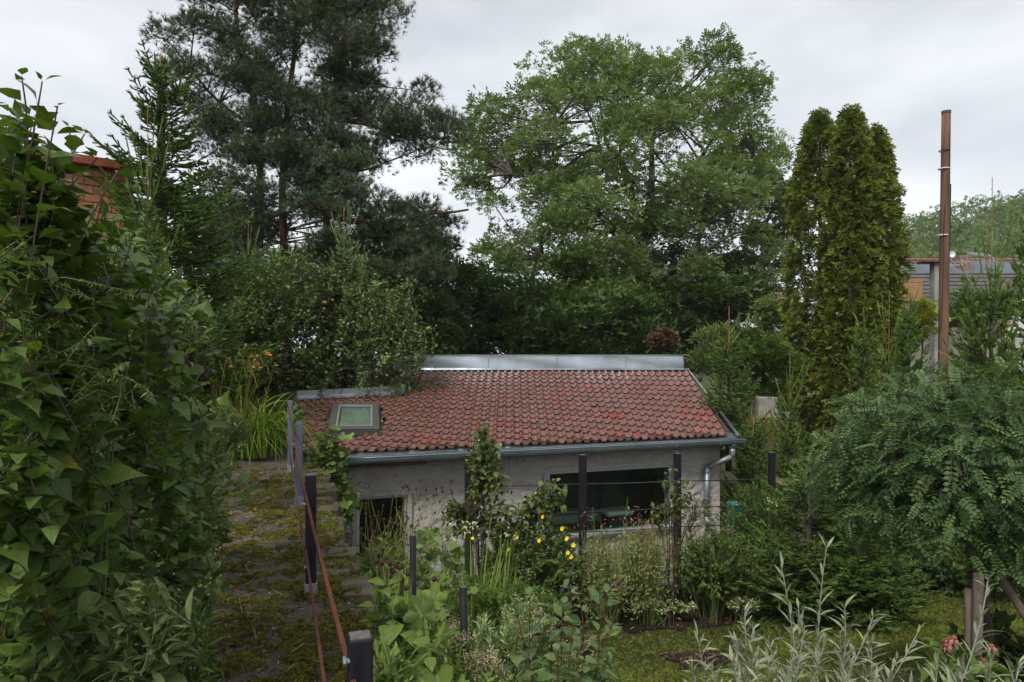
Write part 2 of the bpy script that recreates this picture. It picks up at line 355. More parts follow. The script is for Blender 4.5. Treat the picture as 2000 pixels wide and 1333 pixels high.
CUT = plain('weathered_end_grain', (.12, .115, .11), .85, 0, (.07, .065, .062), 40, .4, 60, .004)
RUST = plain('rusty_steel', (.125, .036, .019), .75, 0, (.06, .026, .017), 16, .3, 60, .003, .25)
WOOD = plain('brown_timber', (.24, .12, .055), .7, 0, (.15, .075, .035), 10, .3, 30, .006, .3, (.5, .5, 4))
WOOD_G = plain('weathered_stake', (.19, .15, .115), .85, 0, (.10, .08, .062), 12, .4, 40, .006, .3, (1, 1, .2))
WOOD_P = plain('pole_timber', (.19, .105, .066), .85, 0, (.085, .048, .034), 9, .7, 34, .01, .25, (1, 1, .07))

# ------------------------------------------------------------------ growth helpers
def rdirs(rng, n): return norm(rng.normal(size=(n, 3)))
def in_poly(poly, x, y):
    poly = np.asarray(poly, float); c = np.zeros(len(x), bool); j = len(poly) - 1
    for i in range(len(poly)):
        xi, yi = poly[i]; xj, yj = poly[j]
        k = ((yi > y) != (yj > y)) & (x < (xj - xi) * (y - yi) / (yj - yi + 1e-9) + xi); c ^= k; j = i
    return c
def sample_poly(rng, poly, n, holes=()):
    p = np.asarray(poly, float); lo, hi = p.min(0), p.max(0); out = np.zeros((0, 2))
    while len(out) < n:
        q = lo + rng.random((n * 2, 2)) * (hi - lo); k = in_poly(poly, q[:, 0], q[:, 1])
        for h in holes: k &= ~in_poly(h, q[:, 0], q[:, 1])
        out = np.vstack([out, q[k]])
    return out[:n]
def pix(P, d):
    return np.stack([(P[:, 0] - 1000) / F * d, d, (690 - P[:, 1]) / F * d], 1)
def shell(rng, n, c, r, lo=.72, zmin=-.7, up=.5):
    d = rdirs(rng, n * 2); d = d[d[:, 2] > zmin][:n]; k = lo + (1 - lo) * rng.random((len(d), 1)) ** .7
    return np.asarray(c) + d * np.asarray(r) * k, norm(d * .8 + [0, 0, up] + rng.normal(0, .25, d.shape))
def shoots(rng, T, D, L, nodes, per=2, ang=.95, size=.08, var=.3, droop=.25, bend=.12, tip=.45, start=.1, spiral=PI / 2):
    n = len(T); L = np.broadcast_to(L, (n,)); D = norm(D); ref = np.where(np.abs(D[:, 2:3]) < .9, [[0, 0, 1.]], [[1., 0, 0]])
    S1 = norm(np.cross(ref, D)); S2 = np.cross(D, S1); ph = rng.random(n) * 2 * PI; C = np.cos(ph)[:, None] * S1 + np.sin(ph)[:, None] * S2
    s = np.linspace(start, 1, nodes); Pn = T[:, None] - D[:, None] * L[:, None, None] * (1 - s)[None, :, None] + C[:, None] * (L[:, None] * bend * (s * (s - 1))[None])[..., None] * 2
    az = rng.random(n)[:, None, None] * 2 * PI + (np.arange(nodes) * spiral)[None, :, None] + (np.arange(per) * 2 * PI / per)[None, None]
    az = az + rng.normal(0, .25, az.shape)
    side = np.cos(az)[..., None] * S1[:, None, None] + np.sin(az)[..., None] * S2[:, None, None]
    an = ang * (1 - .35 * s[None, :, None]) + rng.normal(0, .18, az.shape)
    X = np.cos(an)[..., None] * D[:, None, None] + np.sin(an)[..., None] * side + rng.normal(0, .16, side.shape); X[..., 2] -= droop * (.2 + 1.6 * rng.random(az.shape))
    Nn = D[:, None, None] * .55 + np.array([0, 0, .75]) + rng.normal(0, .38, side.shape) + 0 * side
    sz = size * (1 - (1 - tip) * np.clip((s - .7) / .3, 0, 1)) ** 1.
    Lf = sz[None, :, None] * (1 + rng.normal(0, var, az.shape)).clip(.45, 1.6)
    P = np.broadcast_to(Pn[:, :, None], side.shape)
    segA = Pn[:, :-1].reshape(-1, 3); segB = Pn[:, 1:].reshape(-1, 3)
    return P.reshape(-1, 3), X.reshape(-1, 3), Nn.reshape(-1, 3), Lf.reshape(-1), segA, segB
def visible(P, cell=14., tol=.12):
    px = 1000 + P[:, 0] / P[:, 1] * F; py = 690 - P[:, 2] / P[:, 1] * F; ok = (px > 0) & (px < 2000) & (py > 0) & (py < 1333) & (P[:, 1] > .3)
    key = (px // cell).astype(int) * 10000 + (py // cell).astype(int); order = np.argsort(P[:, 1]); best = {}
    keep = np.zeros(len(P), bool)
    for i in order:
        if not ok[i]: continue
        b = best.setdefault(key[i], P[i, 1])
        if P[i, 1] <= b + tol: keep[i] = True
    return keep
def leafy(th, tms, P, X, Nn, L, mat, mat_o=None, nobj=0, name='leaf', rng=None, keep=None, vis=14., lo=None):
    rng = rng or np.random.default_rng(3); ch = rng.integers(0, len(tms), len(P)); used = np.zeros(len(P), bool)
    if nobj:
        mes = []
        for k, t in enumerate(tms):
            g = G(); tv, tf = t; lc = np.stack([tv[:, 0], np.abs(tv[:, 1]), np.full(len(tv), .5)], 1); g.add(tv, tf, lc); mes.append(g.mesh(name, mat_o, True))
        v = visible(P + norm(X) * L[:, None] * .5, vis); score = np.where(v, L / np.maximum(P[:, 1], .3), 0)
        idx = np.argsort(-score)[:nobj]; idx = idx[score[idx] > 0]
        for i in idx: inst(name, mes[ch[i]], basis(P[i], X[i], Nn[i], L[i]), th)
        used[idx] = True
    g = G()
    for k, t in enumerate(lo or tms):
        m = (ch == k) & ~used; scatter(g, t, P[m], X[m], Nn[m], L[m], rng=rng)
    if g.n: g.build('foliage', mat, th, True, 'stuff')
def needles(g, rng, A, B, dens, l, w, up=.0, var=None):
    ln = np.linalg.norm(B - A, axis=1); cnt = np.maximum(1, (ln * dens + rng.random(len(ln))).astype(int)); i = np.repeat(np.arange(len(A)), cnt)
    T = norm(B - A)[i]; t = rng.random(len(i))[:, None]; P = A[i] + (B - A)[i] * t; q = rdirs(rng, len(i)); q = norm(q - T * (q * T).sum(1, keepdims=True))
    d = norm(T * .55 + q + [0, 0, up]); s = norm(np.cross(d, rdirs(rng, len(i)))) * w * .5; ll = l * (.75 + .5 * rng.random(len(i)))[:, None]
    V = np.stack([P - s, P + s, P + d * ll], 1).reshape(-1, 3); o = np.arange(len(i))[:, None] * 3
    vv = rng.random(len(i)) if var is None else np.clip(var[i] + rng.normal(0, .12, len(i)), 0, 1)
    lc = np.zeros((len(i) * 3, 3)); lc[:, 2] = np.repeat(vv, 3); lc[2::3, 0] = 1
    g.add(V, [o + np.array([[0, 1, 2]])], lc)
def spindles(g, rng, A, B, r, var):
    """needle-clad shoots as tapering three-sided bodies"""
    n = len(A); T = norm(B - A); X = norm(np.cross(T, rdirs(rng, n))); Y = np.cross(T, X); V = []
    for t, q in ((0., .55), (.55, 1.)):
        for k in range(3): an = 2 * PI * k / 3 + t; V.append(A + (B - A) * t + r * q * (math.cos(an) * X + math.sin(an) * Y))
    V.append(B + T * r * .8); V = np.stack(V, 1).reshape(-1, 3); o = (np.arange(n) * 7)[:, None]
    Q = np.concatenate([o + np.array([[k, (k + 1) % 3, 3 + (k + 1) % 3, 3 + k]]) for k in range(3)]); T3 = np.concatenate([o + np.array([[3 + k, 3 + (k + 1) % 3, 6]]) for k in range(3)])
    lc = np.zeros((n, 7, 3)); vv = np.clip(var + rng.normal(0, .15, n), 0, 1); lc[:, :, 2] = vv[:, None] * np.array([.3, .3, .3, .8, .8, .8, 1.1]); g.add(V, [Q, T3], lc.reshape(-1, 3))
def spruce(seed, h, w, dens=170, nl=.022, nwid=.006, whorls=14, leader=.14, droop=.25, sub=1., lead_sh=4, nbr=8):
    """young spruce at the origin: (needles G, trunk G, leader G)"""
    rng = np.random.default_rng(seed); gn, gt, gl = G(), G(), G(); top = h * (1 - leader)
    sway = rng.normal(0, .012 * h, 2); tp = lambda z: np.array([sway[0] * (z / h) ** 2, sway[1] * (z / h) ** 2, z])
    tube(gt, [tp(z) for z in np.linspace(-.15, top, 8)], np.linspace(.022 * h + .012, .007 * h + .004, 8), 7)
    tube(gl, [tp(z) for z in np.linspace(top, h, 4)], np.linspace(.0032 * h + .004, .0014 * h + .002, 4), 5)
    A, B, vr = [], [], []
    def seg(p, q, v): A.append(p); B.append(q); vr.append(v)
    zs = np.linspace(.05, .985, whorls) * top
    for wi, z in enumerate(zs):
        k = (1 - z / h); Lw = w * k ** .75
        for bi in range(int(nbr + rng.integers(0, 3))):
            az = rng.random() * 2 * PI; Lb = Lw * (.62 + .5 * rng.random()); zz = z + rng.normal(0, .03 * h); zz = min(max(zz, .03 * h), top)
            o = np.array([math.cos(az), math.sin(az), 0]); sd_ = np.array([-o[1], o[0], 0]); elev = .55 * (1 - k) - droop * k + rng.normal(0, .1)
            M = 7; t = np.linspace(0, 1, M)[:, None]; C = tp(zz) + o * Lb * t + np.array([0, 0, 1.]) * Lb * (elev * t + (.28 + .15 * rng.random()) * t ** 2.6) + sd_ * Lb * rng.normal(0, .1) * t ** 2
            tube(gt, C, np.linspace(.008 * Lb + .004, .0025, M), 4, False)
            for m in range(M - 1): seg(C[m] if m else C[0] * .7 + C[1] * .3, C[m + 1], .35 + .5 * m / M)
            nb = max(3, int(Lb * 11 * sub))
            for j in range(nb):
                tt = .16 + .82 * (j + rng.random()) / nb; x = tt * (M - 1); i0 = min(int(x), M - 2); p = C[i0] + (C[i0 + 1] - C[i0]) * (x - i0); ax = norm(C[i0 + 1] - C[i0])
                for sg in (-1, 1):
                    if rng.random() < .12: continue
                    l = (.34 * Lb * (1 - tt) + .055 + .03 * rng.random()) * (.8 + .4 * rng.random()); d = norm(ax * .75 + sd_ * sg * (.75 + rng.normal(0, .15)) + [0, 0, rng.normal(-.08, .16)]); q = p + d * l + [0, 0, -.08 * l]
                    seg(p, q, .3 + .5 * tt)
                    if l > .15:
                        for _ in range(int(l * 9)):
                            u = .25 + .7 * rng.random(); p2 = p + (q - p) * u; d2 = norm(d + ax * rng.normal(.3, .5) + sd_ * rng.normal(0, .6) + [0, 0, rng.normal(0, .2)]); seg(p2, p2 + d2 * (.05 + .25 * l * (1 - u) * rng.random() + .03), .5)
    for j in range(lead_sh):
        az = rng.random() * 2 * PI; d = norm(np.array([math.cos(az), math.sin(az), .75 + .5 * rng.random()])); p = tp(top + (h - top) * (.05 + .1 * (j % 2) + .35 * (j > 3) * rng.random())); l = (h - top) * (.55 + .4 * rng.random())
        seg(p, p + d * l * .6, .9); seg(p + d * l * .6, p + d * l + np.array([0, 0, .12 * l]), .95)
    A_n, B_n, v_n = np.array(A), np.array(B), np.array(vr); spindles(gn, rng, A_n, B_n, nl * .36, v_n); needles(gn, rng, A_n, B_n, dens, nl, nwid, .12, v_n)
    needles(gn, rng, np.array([tp(top + (h - top) * .35)]), np.array([tp(h)]), dens * .8, nl * .9, nwid, .3, np.array([.8]))
    return gn, gt, gl
def spruce_parts(seed, needle_mat, **kw):
    gn, gt, gl = spruce(seed, **kw); return [('needles', gn.mesh('needles', needle_mat), 'stuff'), ('trunk', gt.mesh('trunk', BARK, True), None), ('leader_shoot', gl.mesh('leader_shoot', BARK_Y, True), None)]
def plant_copy(name, parts, label, cat, loc, sc=1., rz=0., group=None):
    e = thing(name, label, cat, loc, group); e.scale = sc if isinstance(sc, tuple) else (sc,) * 3; e.rotation_euler = (0, 0, rz)
    for nm, me, kind in parts:
        o = bpy.data.objects.new(nm, me); COL.objects.link(o); o.parent = e
        if kind: o['kind'] = kind
    return e
def limb(g, pts, r0, r1, n=12, sides=7, rng=None, wob=0.):
    C = spline(pts, n)
    if rng is not None and wob: C[1:-1] += rng.normal(0, wob, (n - 2, 3))
    tube(g, C, r0 + (r1 - r0) * np.linspace(0, 1, n) ** .8, sides); return C
def join_clusters(g, rng, C, skel, r0=.035, sag=.0):
    """a branch from the nearest lower skeleton point to each cluster"""
    S = np.asarray(skel)
    for c in C:
        d = np.linalg.norm(S - c, axis=1) + np.maximum(0, S[:, 2] - c[2]) * 1.5; s = S[np.argmin(d)]; L = np.linalg.norm(c - s)
        m = (s + c) / 2 + rng.normal(0, .08 * L, 3) + [0, 0, sag * L]
        tube(g, spline([s, m, c], 5), np.linspace(r0 * min(1.6, .5 + .4 * L), r0 * .25, 5), 4, False)
def clump_leaves(rng, C, R, n, tdir=.9, up=.35, zsq=.75, core=.45, low=.6):
    """leaf positions and outward directions in rough clumps: more on the outside and the top"""
    i = rng.integers(0, len(C), n); d = rdirs(rng, n); d[:, 2] = np.where((d[:, 2] < -.4) & (rng.random(n) < low), -d[:, 2] * .6, d[:, 2])
    k = core + (1 - core) * rng.random((n, 1)) ** .6; d2 = d * np.array([1, 1, zsq]); P = C[i] + d2 * R[i][:, None] * k * (1 + .25 * np.sin(5 * d[:, :1] + i[:, None]) * np.cos(4 * d[:, 1:2] + 2 * i[:, None]))
    return P, norm(d * tdir + [0, 0, up] + rng.normal(0, .4, (n, 3))), i
def grow_bush(name, label, cat, base, tips, D, L, nodes, tms, size, lm, lmo=None, nobj=0, wood=TWIG, per=2, ang=.95, droop=.25, seed=1, stems=12, r0=.012, group=None, tip=.45, spiral=PI / 2, tw=.0035, vis=14., bend=.12, lo=None):
    rng = np.random.default_rng(seed); base = np.asarray(base, float); th = thing(name, label, cat, base, group)
    P, X, Nn, Lf, a, b = shoots(rng, tips, D, L, nodes, per, ang, size, droop=droop, tip=tip, spiral=spiral, bend=bend)
    g = G(); twigs(g, a, b, tw, tw * .8)
    st = tips - D * np.broadcast_to(L, (len(tips),))[:, None] * .9
    hubs = st[rng.integers(0, len(st), stems)]
    for hb in hubs:
        q = base + rng.normal(0, .05, 3) * [1, 1, 0]; m = q * .45 + hb * .55 + (hb - q) * [-.2, -.2, .08]; tube(g, spline([q, m, hb], 8), np.linspace(r0, r0 * .4, 8), 5, False)
    if len(hubs):
        d = np.linalg.norm(st[:, None] - hubs[None], axis=2); j = d.argmin(1); k = d[np.arange(len(st)), j] < 10
        mid = (hubs[j] + base * 0 + st) / 2 + [0, 0, -.02]; low = hubs[j] * .75 + base * .25
        twigs(g, low[k] * .5 + hubs[j][k] * .5, mid[k], tw * 1.8, tw * 1.4); twigs(g, mid[k], st[k], tw * 1.4, tw)
    g.build('stems', wood, th, True, 'stuff')
    leafy(th, tms, P, X, Nn, Lf, lm, lmo, nobj, rng=rng, vis=vis, lo=lo)
    return th
def strap_clump(g, rng, base, n, L, spread, arch, w=.012, segs=7, var=.3):
    """long arching strap leaves"""
    for k in range(n):
        az = rng.random() * 2 * PI; r = rng.random() ** .5 * spread; o = np.array([math.cos(az), math.sin(az), 0]); l = L * (1 + rng.normal(0, var * .6)); ar = arch * (.5 + rng.random())
        t = np.linspace(0, 1, segs)[:, None]; C = np.asarray(base) + o * r * rng.random() + o * l * (.12 * t + ar * .55 * t ** 2) + np.array([0, 0, 1.]) * l * (t - ar * .75 * t ** 2.6)
        sd_ = norm(np.array([-o[1], o[0], 0]) + rng.normal(0, .3, 3)); wd = w * np.sin(PI * (.12 + .88 * t)) ** .6 * (1 - t * .3); V = np.concatenate([C - sd_ * wd, C + sd_ * wd]); V[:segs, 2] += wd[:, 0] * .3; V[segs:, 2] += wd[:, 0] * .3
        q = np.array([[i, i + 1, segs + i + 1, segs + i] for i in range(segs - 1)]); lc = np.zeros((2 * segs, 3)); lc[:, 0] = np.tile(t[:, 0], 2); lc[:, 1] = .2; lc[:, 2] = rng.random(); g.add(V, [q], lc)
def flower_mesh(name, k, r, mat, cup=.3, w=.35, seed=0, droop=0):
    g = G(); rng = np.random.default_rng(seed); an = np.arange(k) * 2 * PI / k + rng.normal(0, .08, k); X = np.stack([np.cos(an), np.sin(an), np.full(k, cup - droop)], 1)
    scatter(g, leaf_t([.1, .26, .34, .26, .05], .2, -.2 if not droop else -.5), np.zeros((k, 3)), X, np.tile([0, 0, 1.], (k, 1)), r, r * w * 2.2, rng=rng); return g.mesh(name, mat, True)

# ================================================================== THE SETTING
# ---- ground: one sheet, fine near the garden and coarse towards the horizon
def ground_mat():
    m, nt, b = mat_new('garden_ground')
    g1 = mixc(nt, ramp(nt, noise(nt, 1.3, 5, .6), .35, .65), (.055, .065, .018), (.085, .072, .024))
    g1 = mixc(nt, ramp(nt, noise(nt, 24, 5, .7), .4, .65), g1, (.03, .04, .012))
    nt.links.new(g1, b.inputs['Base Color']); b.inputs['Roughness'].default_value = .95; b.inputs['Specular IOR Level'].default_value = .15
    bump(nt, b, noise(nt, 45, 6, .7), .9, .03); return m
g = G(); xs = np.unique(np.concatenate([np.linspace(-300, -40, 10), np.linspace(-40, -12, 15), np.linspace(-12, 14, 105), np.linspace(14, 40, 14), np.linspace(40, 300, 10)]))
ys = np.unique(np.concatenate([np.linspace(-190, -60, 5), np.linspace(-60, -2, 8), np.linspace(-2, 20, 89), np.linspace(20, 60, 21), np.linspace(60, 490, 16)]))
X, Y = np.meshgrid(xs, ys); Z = ground_z(X, Y)
hill = 34 * np.exp(-((X - 175) / 75) ** 2 - ((Y - 225) / 70) ** 2); Z = Z + hill
nx, ny = len(xs), len(ys); i = np.arange((ny - 1) * nx).reshape(ny - 1, nx)[:, :-1].ravel()
g.add(np.stack([X, Y, Z], -1).reshape(-1, 3), [np.stack([i, i + 1, i + nx + 1, i + nx], 1)])
struct(g.build('ground', ground_mat(), smooth=True))

# ---- path: the mossy top of the old stone wall, with flat stones as pieces
def path_mat():
    m, nt, b = mat_new('mossy_mortar')
    c = mixc(nt, ramp(nt, noise(nt, 3, 6, .65), .35, .65), (.06, .048, .036), (.135, .112, .085))
    c = mixc(nt, ramp(nt, noise(nt, 14, 6, .7, dist=.8), .5, .6), c, (.045, .034, .024))
    c = mixc(nt, ramp(nt, noise(nt, 4.2, 7, .7, dist=.5), .47, .56), c, (.058, .056, .010))
    c = mixc(nt, ramp(nt, noise(nt, 30, 4, .6), .56, .7), c, (.13, .115, .095))
    nt.links.new(c, b.inputs['Base Color']); b.inputs['Roughness'].default_value = .75
    bump(nt, b, noise(nt, 26, 8, .72), 1., .035); return m
PA0, PA1, PB0, PB1, PZ = -.95, .50, -.6, 12.0, -1.6
def path_edge(b): return PA1 - .4 * float(sstep(b, 9.3, 11.)) + .035 * math.sin(b * 3.1) + .03 * math.sin(b * 7.7 + 1) + .02 * math.sin(b * 17)
def path_h(a, b): 
    return PZ + .03 * mnoise.noise((a * 2.2, b * 2.2, 0)) + .018 * mnoise.noise((a * 7, b * 7, 3)) + .008 * mnoise.noise((a * 22, b * 22, 5))
g = G(); na, nb = 40, 260; V = []
for ib in range(nb):
    b_ = PB0 + (PB1 - PB0) * ib / (nb - 1)
    e = path_edge(b_)
    for ia in range(na):
        t = ia / (na - 1)
        if t < .9: a_ = PA0 + (e - PA0) * t / .9; z = path_h(a_, b_)
        else: k = (t - .9) / .1; a_ = e + .10 * k + .02 * mnoise.noise((b_ * 9, k * 4, 1)); z = path_h(e, b_) - 1.9 * k
        V.append(ab(a_, b_, z))
i = np.arange((nb - 1) * na).reshape(nb - 1, na)[:, :-1].ravel(); g.add(np.array(V), [np.stack([i, i + 1, i + na + 1, i + na], 1)])
path = struct(g.build('path', path_mat(), smooth=True))
STONE = plain('path_stone', (.15, .135, .11), .8, 0, (.075, .068, .055), 9, .7, 40, .012, .3, byobj=True)
STONE_W = plain('wall_stone', (.12, .098, .07), .85, 0, (.06, .052, .03), 7, .8, 30, .015, .3, byobj=True)
def stone_mesh(seed, n=9, h=.35):
    r = np.random.default_rng(seed); an = np.sort(np.arange(n) * 2 * PI / n + r.normal(0, .18, n)); rad = .5 * (1 + r.normal(0, .16, n)); V = []
    for k, (q, z) in enumerate(((1.06, -.3), (1., .04), (.86, .12))): V.append(np.stack([np.cos(an) * rad * q, np.sin(an) * rad * q, np.full(n, z * h) + r.normal(0, .012, n) * k], 1))
    V.append(np.array([[0, 0, .13 * h]])); V = np.concatenate(V); j = np.arange(n); j2 = (j + 1) % n; Q = np.concatenate([np.stack([j, j2, n + j2, n + j], 1), np.stack([n + j, n + j2, 2 * n + j2, 2 * n + j], 1)])
    gg = G(); gg.add(V, [Q, np.stack([2 * n + j, 2 * n + j2, np.full(n, 3 * n)], 1)]); return gg
SM = [stone_mesh(k).mesh('stone', STONE) for k in range(7)]; 
def slab_mesh(seed):
    r = np.random.default_rng(seed); gg = G(); bbox_mesh(gg, (0, 0, 0), (1, 1, 1), .09); gg.v[0] = gg.v[0] + r.normal(0, .05, gg.v[0].shape); return gg.mesh('stone', STONE_W)
SW = [slab_mesh(k + 20) for k in range(6)]
rng = np.random.default_rng(11); placed = []
for _ in range(900):
    if len(placed) >= 26: break
    b_ = 2.4 + 7.8 * rng.random() ** 1.0; a_ = PA0 + .35 + (path_edge(b_) - PA0 - .42) * rng.random(); s = .10 + .16 * rng.random() ** 1.6
    if any((a_ - p) ** 2 + (b_ - q) ** 2 < (.55 * (s + r)) ** 2 for p, q, r in placed): continue
    placed.append((a_, b_, s))
    M = Matrix.Translation(ab(a_, b_, path_h(a_, b_) - .004)) @ Matrix.Rotation(rng.random() * 6.3, 4, 'Z') @ Matrix.Rotation(rng.normal(0, .06), 4, 'X') @ Matrix.Diagonal((s, s * (.5 + .4 * rng.random()), .16, 1))
    inst('stone', SM[rng.integers(0, 7)], M, path)
b_ = 2.0
while b_ < 9.6:                                # edge stones along the drop, two to three visible courses
    s = .12 + .2 * rng.random() ** 1.5
    for c in range(3):
        if rng.random() < .5: continue
        M = Matrix.Translation(ab(path_edge(b_) - .05 + .02 * c + rng.normal(0, .03), b_ + rng.normal(0, .05), PZ - .035 - .13 * c + rng.normal(0, .012))) @ Matrix.Rotation(math.atan2(V_[1], V_[0]) + rng.normal(0, .15), 4, 'Z') @ Matrix.Diagonal((s * 1.0, .2 + .05 * rng.random(), .115, 1))
        inst('stone', SW[rng.integers(0, 6)], M, path)
    b_ += s * .92
# moss: small cushions of short upright blades
MOSS = leaf_mat('moss', (.05, .05, .012), (.125, .108, .03), .8, .15, patch=5, spec=.2)
g = G(); n = 54000; b_ = 1.8 + 8.4 * rng.random(n); a_ = PA0 + .25 + (PA1 - PA0 - .25) * rng.random(n)
f = np.array([mnoise.noise((x * 4.2, y * 4.2, 9)) + .8 * mnoise.noise((x * 13, y * 13, 4)) for x, y in zip(a_, b_)]) + .12 * (a_ > .05) - .2 * (a_ < -.4) - .25 * sstep(b_, 7, 10.5) + .12 * (1 - sstep(b_, 3.2, 5.5))
k = f > .02; a_, b_, f = a_[k], b_[k], f[k]; Pm = np.array([ab(x, y, path_h(x, y)) for x, y in zip(a_, b_)]); Pm[:, 2] += np.clip(f, 0, .5) * .05
scatter(g, tuft_t(3, 8, .26, .5), Pm, rng.normal(0, .5, (len(Pm), 3)) + [0, 0, 1], rdirs(rng, len(Pm)), .016 + .012 * rng.random(len(Pm)), rng=rng); mo = g.build('moss', MOSS, None, False); tag(mo, 'yellow-green moss cushions on the old stone wall top', 'moss', kind='stuff')
g = G(); n = 110; P = np.array([ab(PA0 + .3 + 1.05 * rng.random(), 2.3 + 8 * rng.random(), PZ + .035) for _ in range(n)]); d = rdirs(rng, n) * [1, 1, .06]; l = .04 + .13 * rng.random(n) ** 2
twigs(g, P, P + norm(d) * l[:, None], .0022, .0015); o = g.build('straw', plain('dry_straw', (.30, .22, .13), .8)); tag(o, 'dry straw and twigs scattered over the stone wall top', 'straw', kind='stuff')
g = G(); n = 8000; P = np.array([ab(PA0 + .2 + 1.2 * rng.random(), 2.2 + 8 * rng.random(), 0) for _ in range(n)]); P[:, 2] = [path_h(A_(p), B_(p)) + .006 for p in P]; scatter(g, OV3, P, rdirs(rng, n) * [1, 1, .25], rng.normal(0, .5, (n, 3)) + [0, 0, 1], .010 + .022 * rng.random(n) ** 2, rng=rng)
tag(g.build('path_debris', leaf_mat('debris_flake', (.035, .026, .02), (.20, .165, .12), .85, 0, spec=.2)), 'fine brown crumbs and flakes strewn over the stone wall top', 'debris', kind='stuff')
g = G(); n = 420; P = np.array([ab(-.9 + .75 * rng.random() ** 1.6, 2.6 + 7.6 * rng.random(), PZ + .03) for _ in range(n)]); scatter(g, OVAL, P, rdirs(rng, n) * [1, 1, .2], rng.normal(0, .3, (n, 3)) + [0, 0, 1], .03 + .03 * rng.random(n), rng=rng)
o = g.build('leaf_litter', leaf_mat('dead_leaves', (.07, .035, .02), (.17, .09, .045), .8, .1)); tag(o, 'brown fallen leaves along the shrub side of the wall top', 'leaf litter', kind='stuff')

# ---- lawn grass, clover and the dark mulch bed
MULCH = plain('dark_mulch', (.022, .014, .010), .9, 0, (.045, .028, .019), 18, 1., 40, .04, .2)
def patch_sheet(name, poly, lift, mat, n=40):
    q = np.asarray(poly, float); lo, hi = q.min(0), q.max(0); P2 = []; idx = {}; Fq = []
    for i_ in range(n + 1):
        for j_ in range(n + 1):
            P2.append(lo + (hi - lo) * [i_ / n, j_ / n])
    P2 = np.array(P2); wob = np.array([[.16 * mnoise.noise((x * 4, y * 4, 1)), .16 * mnoise.noise((x * 3, y * 3, 7))] for x, y in P2]); ins = in_poly(q, P2[:, 0] + wob[:, 0], P2[:, 1] + wob[:, 1])
    for i_ in range(n):
        for j_ in range(n):
            k = [i_ * (n + 1) + j_, (i_ + 1) * (n + 1) + j_, (i_ + 1) * (n + 1) + j_ + 1, i_ * (n + 1) + j_ + 1]
            if all(ins[k]): Fq.append(k)
    z = ground_z(P2[:, 0], P2[:, 1]) + lift + np.array([.02 * abs(mnoise.noise((x * 6, y * 6, 2))) for x, y in P2]); gg = G(); gg.add(np.column_stack([P2, z]), [np.array(Fq)]); return struct(gg.build(name, mat, smooth=True))
bed_px = [(1180, 1215), (1250, 1155), (1330, 1120), (1480, 1120), (1560, 1150), (1450, 1225), (1330, 1232), (1230, 1240)]
patch_sheet('mulch_bed', [atz(x, y, -4.4)[:2] for x, y in bed_px], .018, MULCH, 60)
bed2_px = [(1290, 1300), (1370, 1292), (1450, 1315), (1470, 1360), (1340, 1370)]
patch_sheet('mulch_patch', [atz(x, y, -4.4)[:2] for x, y in bed2_px], .018, MULCH, 40)
patch_sheet('house_bed', [ab(a, b, 0)[:2] for a, b in ((.8, 9.8), (9.4, 9.8), (9.4, 12.25), (.8, 12.25))], .03, MULCH, 30)
g = G(); n = 1500; q = np.vstack([sample_poly(rng, [atz(x, y, -4.4)[:2] for x, y in bp], k_) for bp, k_ in ((bed_px, 1100), (bed2_px, 400))]); P = np.column_stack([q, ground_z(q[:, 0], q[:, 1]) + .04]); scatter(g, OV3, P, rdirs(rng, n) * [1, 1, .3], rng.normal(0, .4, (n, 3)) + [0, 0, 1], .02 + .05 * rng.random(n) ** 2, rng=rng)
o = g.build('bark_chips', leaf_mat('bark_chip', (.03, .017, .012), (.13, .075, .045), .85, 0)); tag(o, 'brown bark chips and clods on the dark mulch bed', 'bark chips', kind='stuff')
GRASS = leaf_mat('lawn_grass', (.055, .075, .016), (.14, .15, .04), .6, .25, patch=1.1, spec=.25)
def grass(poly_px, n, l, zq=-4.4):
    g = G(); q = sample_poly(rng, [atz(x, y, zq)[:2] for x, y in poly_px], n); d = np.zeros(n, bool)
    for bp in (bed_px, bed2_px): d |= in_poly([atz(x, y, -4.4)[:2] for x, y in bp], q[:, 0], q[:, 1])
    q = q[~d]; n = len(q); P = np.column_stack([q, ground_z(q[:, 0], q[:, 1])]); 
    scatter(g, tuft_t(5, 4, .11, .6), P, rng.normal(0, .45, (n, 3)) + [0, 0, 1], rdirs(rng, n), l * (.6 + .8 * rng.random(n)), rng=rng); return g
o = grass([(1000, 1600), (1180, 1180), (1480, 1170), (1960, 1150), (2080, 1240), (2080, 1600)], 17000, .05).build('lawn_grass', GRASS); tag(o, 'short mown lawn grass below the silvery shoots', 'grass', kind='stuff')

# ================================================================== THE HOUSE
EB, EZ, YR, ZR = 12.0, -1.725, 17.3, -.48           # eaves line at b = EB; ridge level and square to the view
EL, ER = at(590, 890, 11.5)[:2], at(1435, 852, 14.2)[:2]
def ye(x): return EL[1] + (ER[1] - EL[1]) / (ER[0] - EL[0]) * (x - EL[0])
def rz(x, y): return ZR + (y - YR) * (ZR - EZ) / (YR - ye(x))
def rnorm(x, y): return norm(np.array([-(rz(x + .05, y) - rz(x - .05, y)) / .1, -(rz(x, y + .05) - rz(x, y - .05)) / .1, 1.]))
def rp(x, y, h=0.): return np.array([x, y, rz(x, y)]) + (rnorm(x, y) * h if h else 0)
def on_roof(px, py):
    r = at(px, py, 1.); lo, hi = 9., 19.
    for _ in range(40):
        m = (lo + hi) / 2
        if m * r[2] > rz(m * r[0], m): lo = m
        else: hi = m
    return m * r[0], m
RXR, RXL = 4.43, -2.31                                # ridge ends
LTL, LTR = np.array(on_roof(580, 779)), np.array(on_roof(791, 768))
RPOLY = [tuple(EL), tuple(ER), (RXR, YR), (RXL, YR), tuple(LTR), tuple(LTL)]
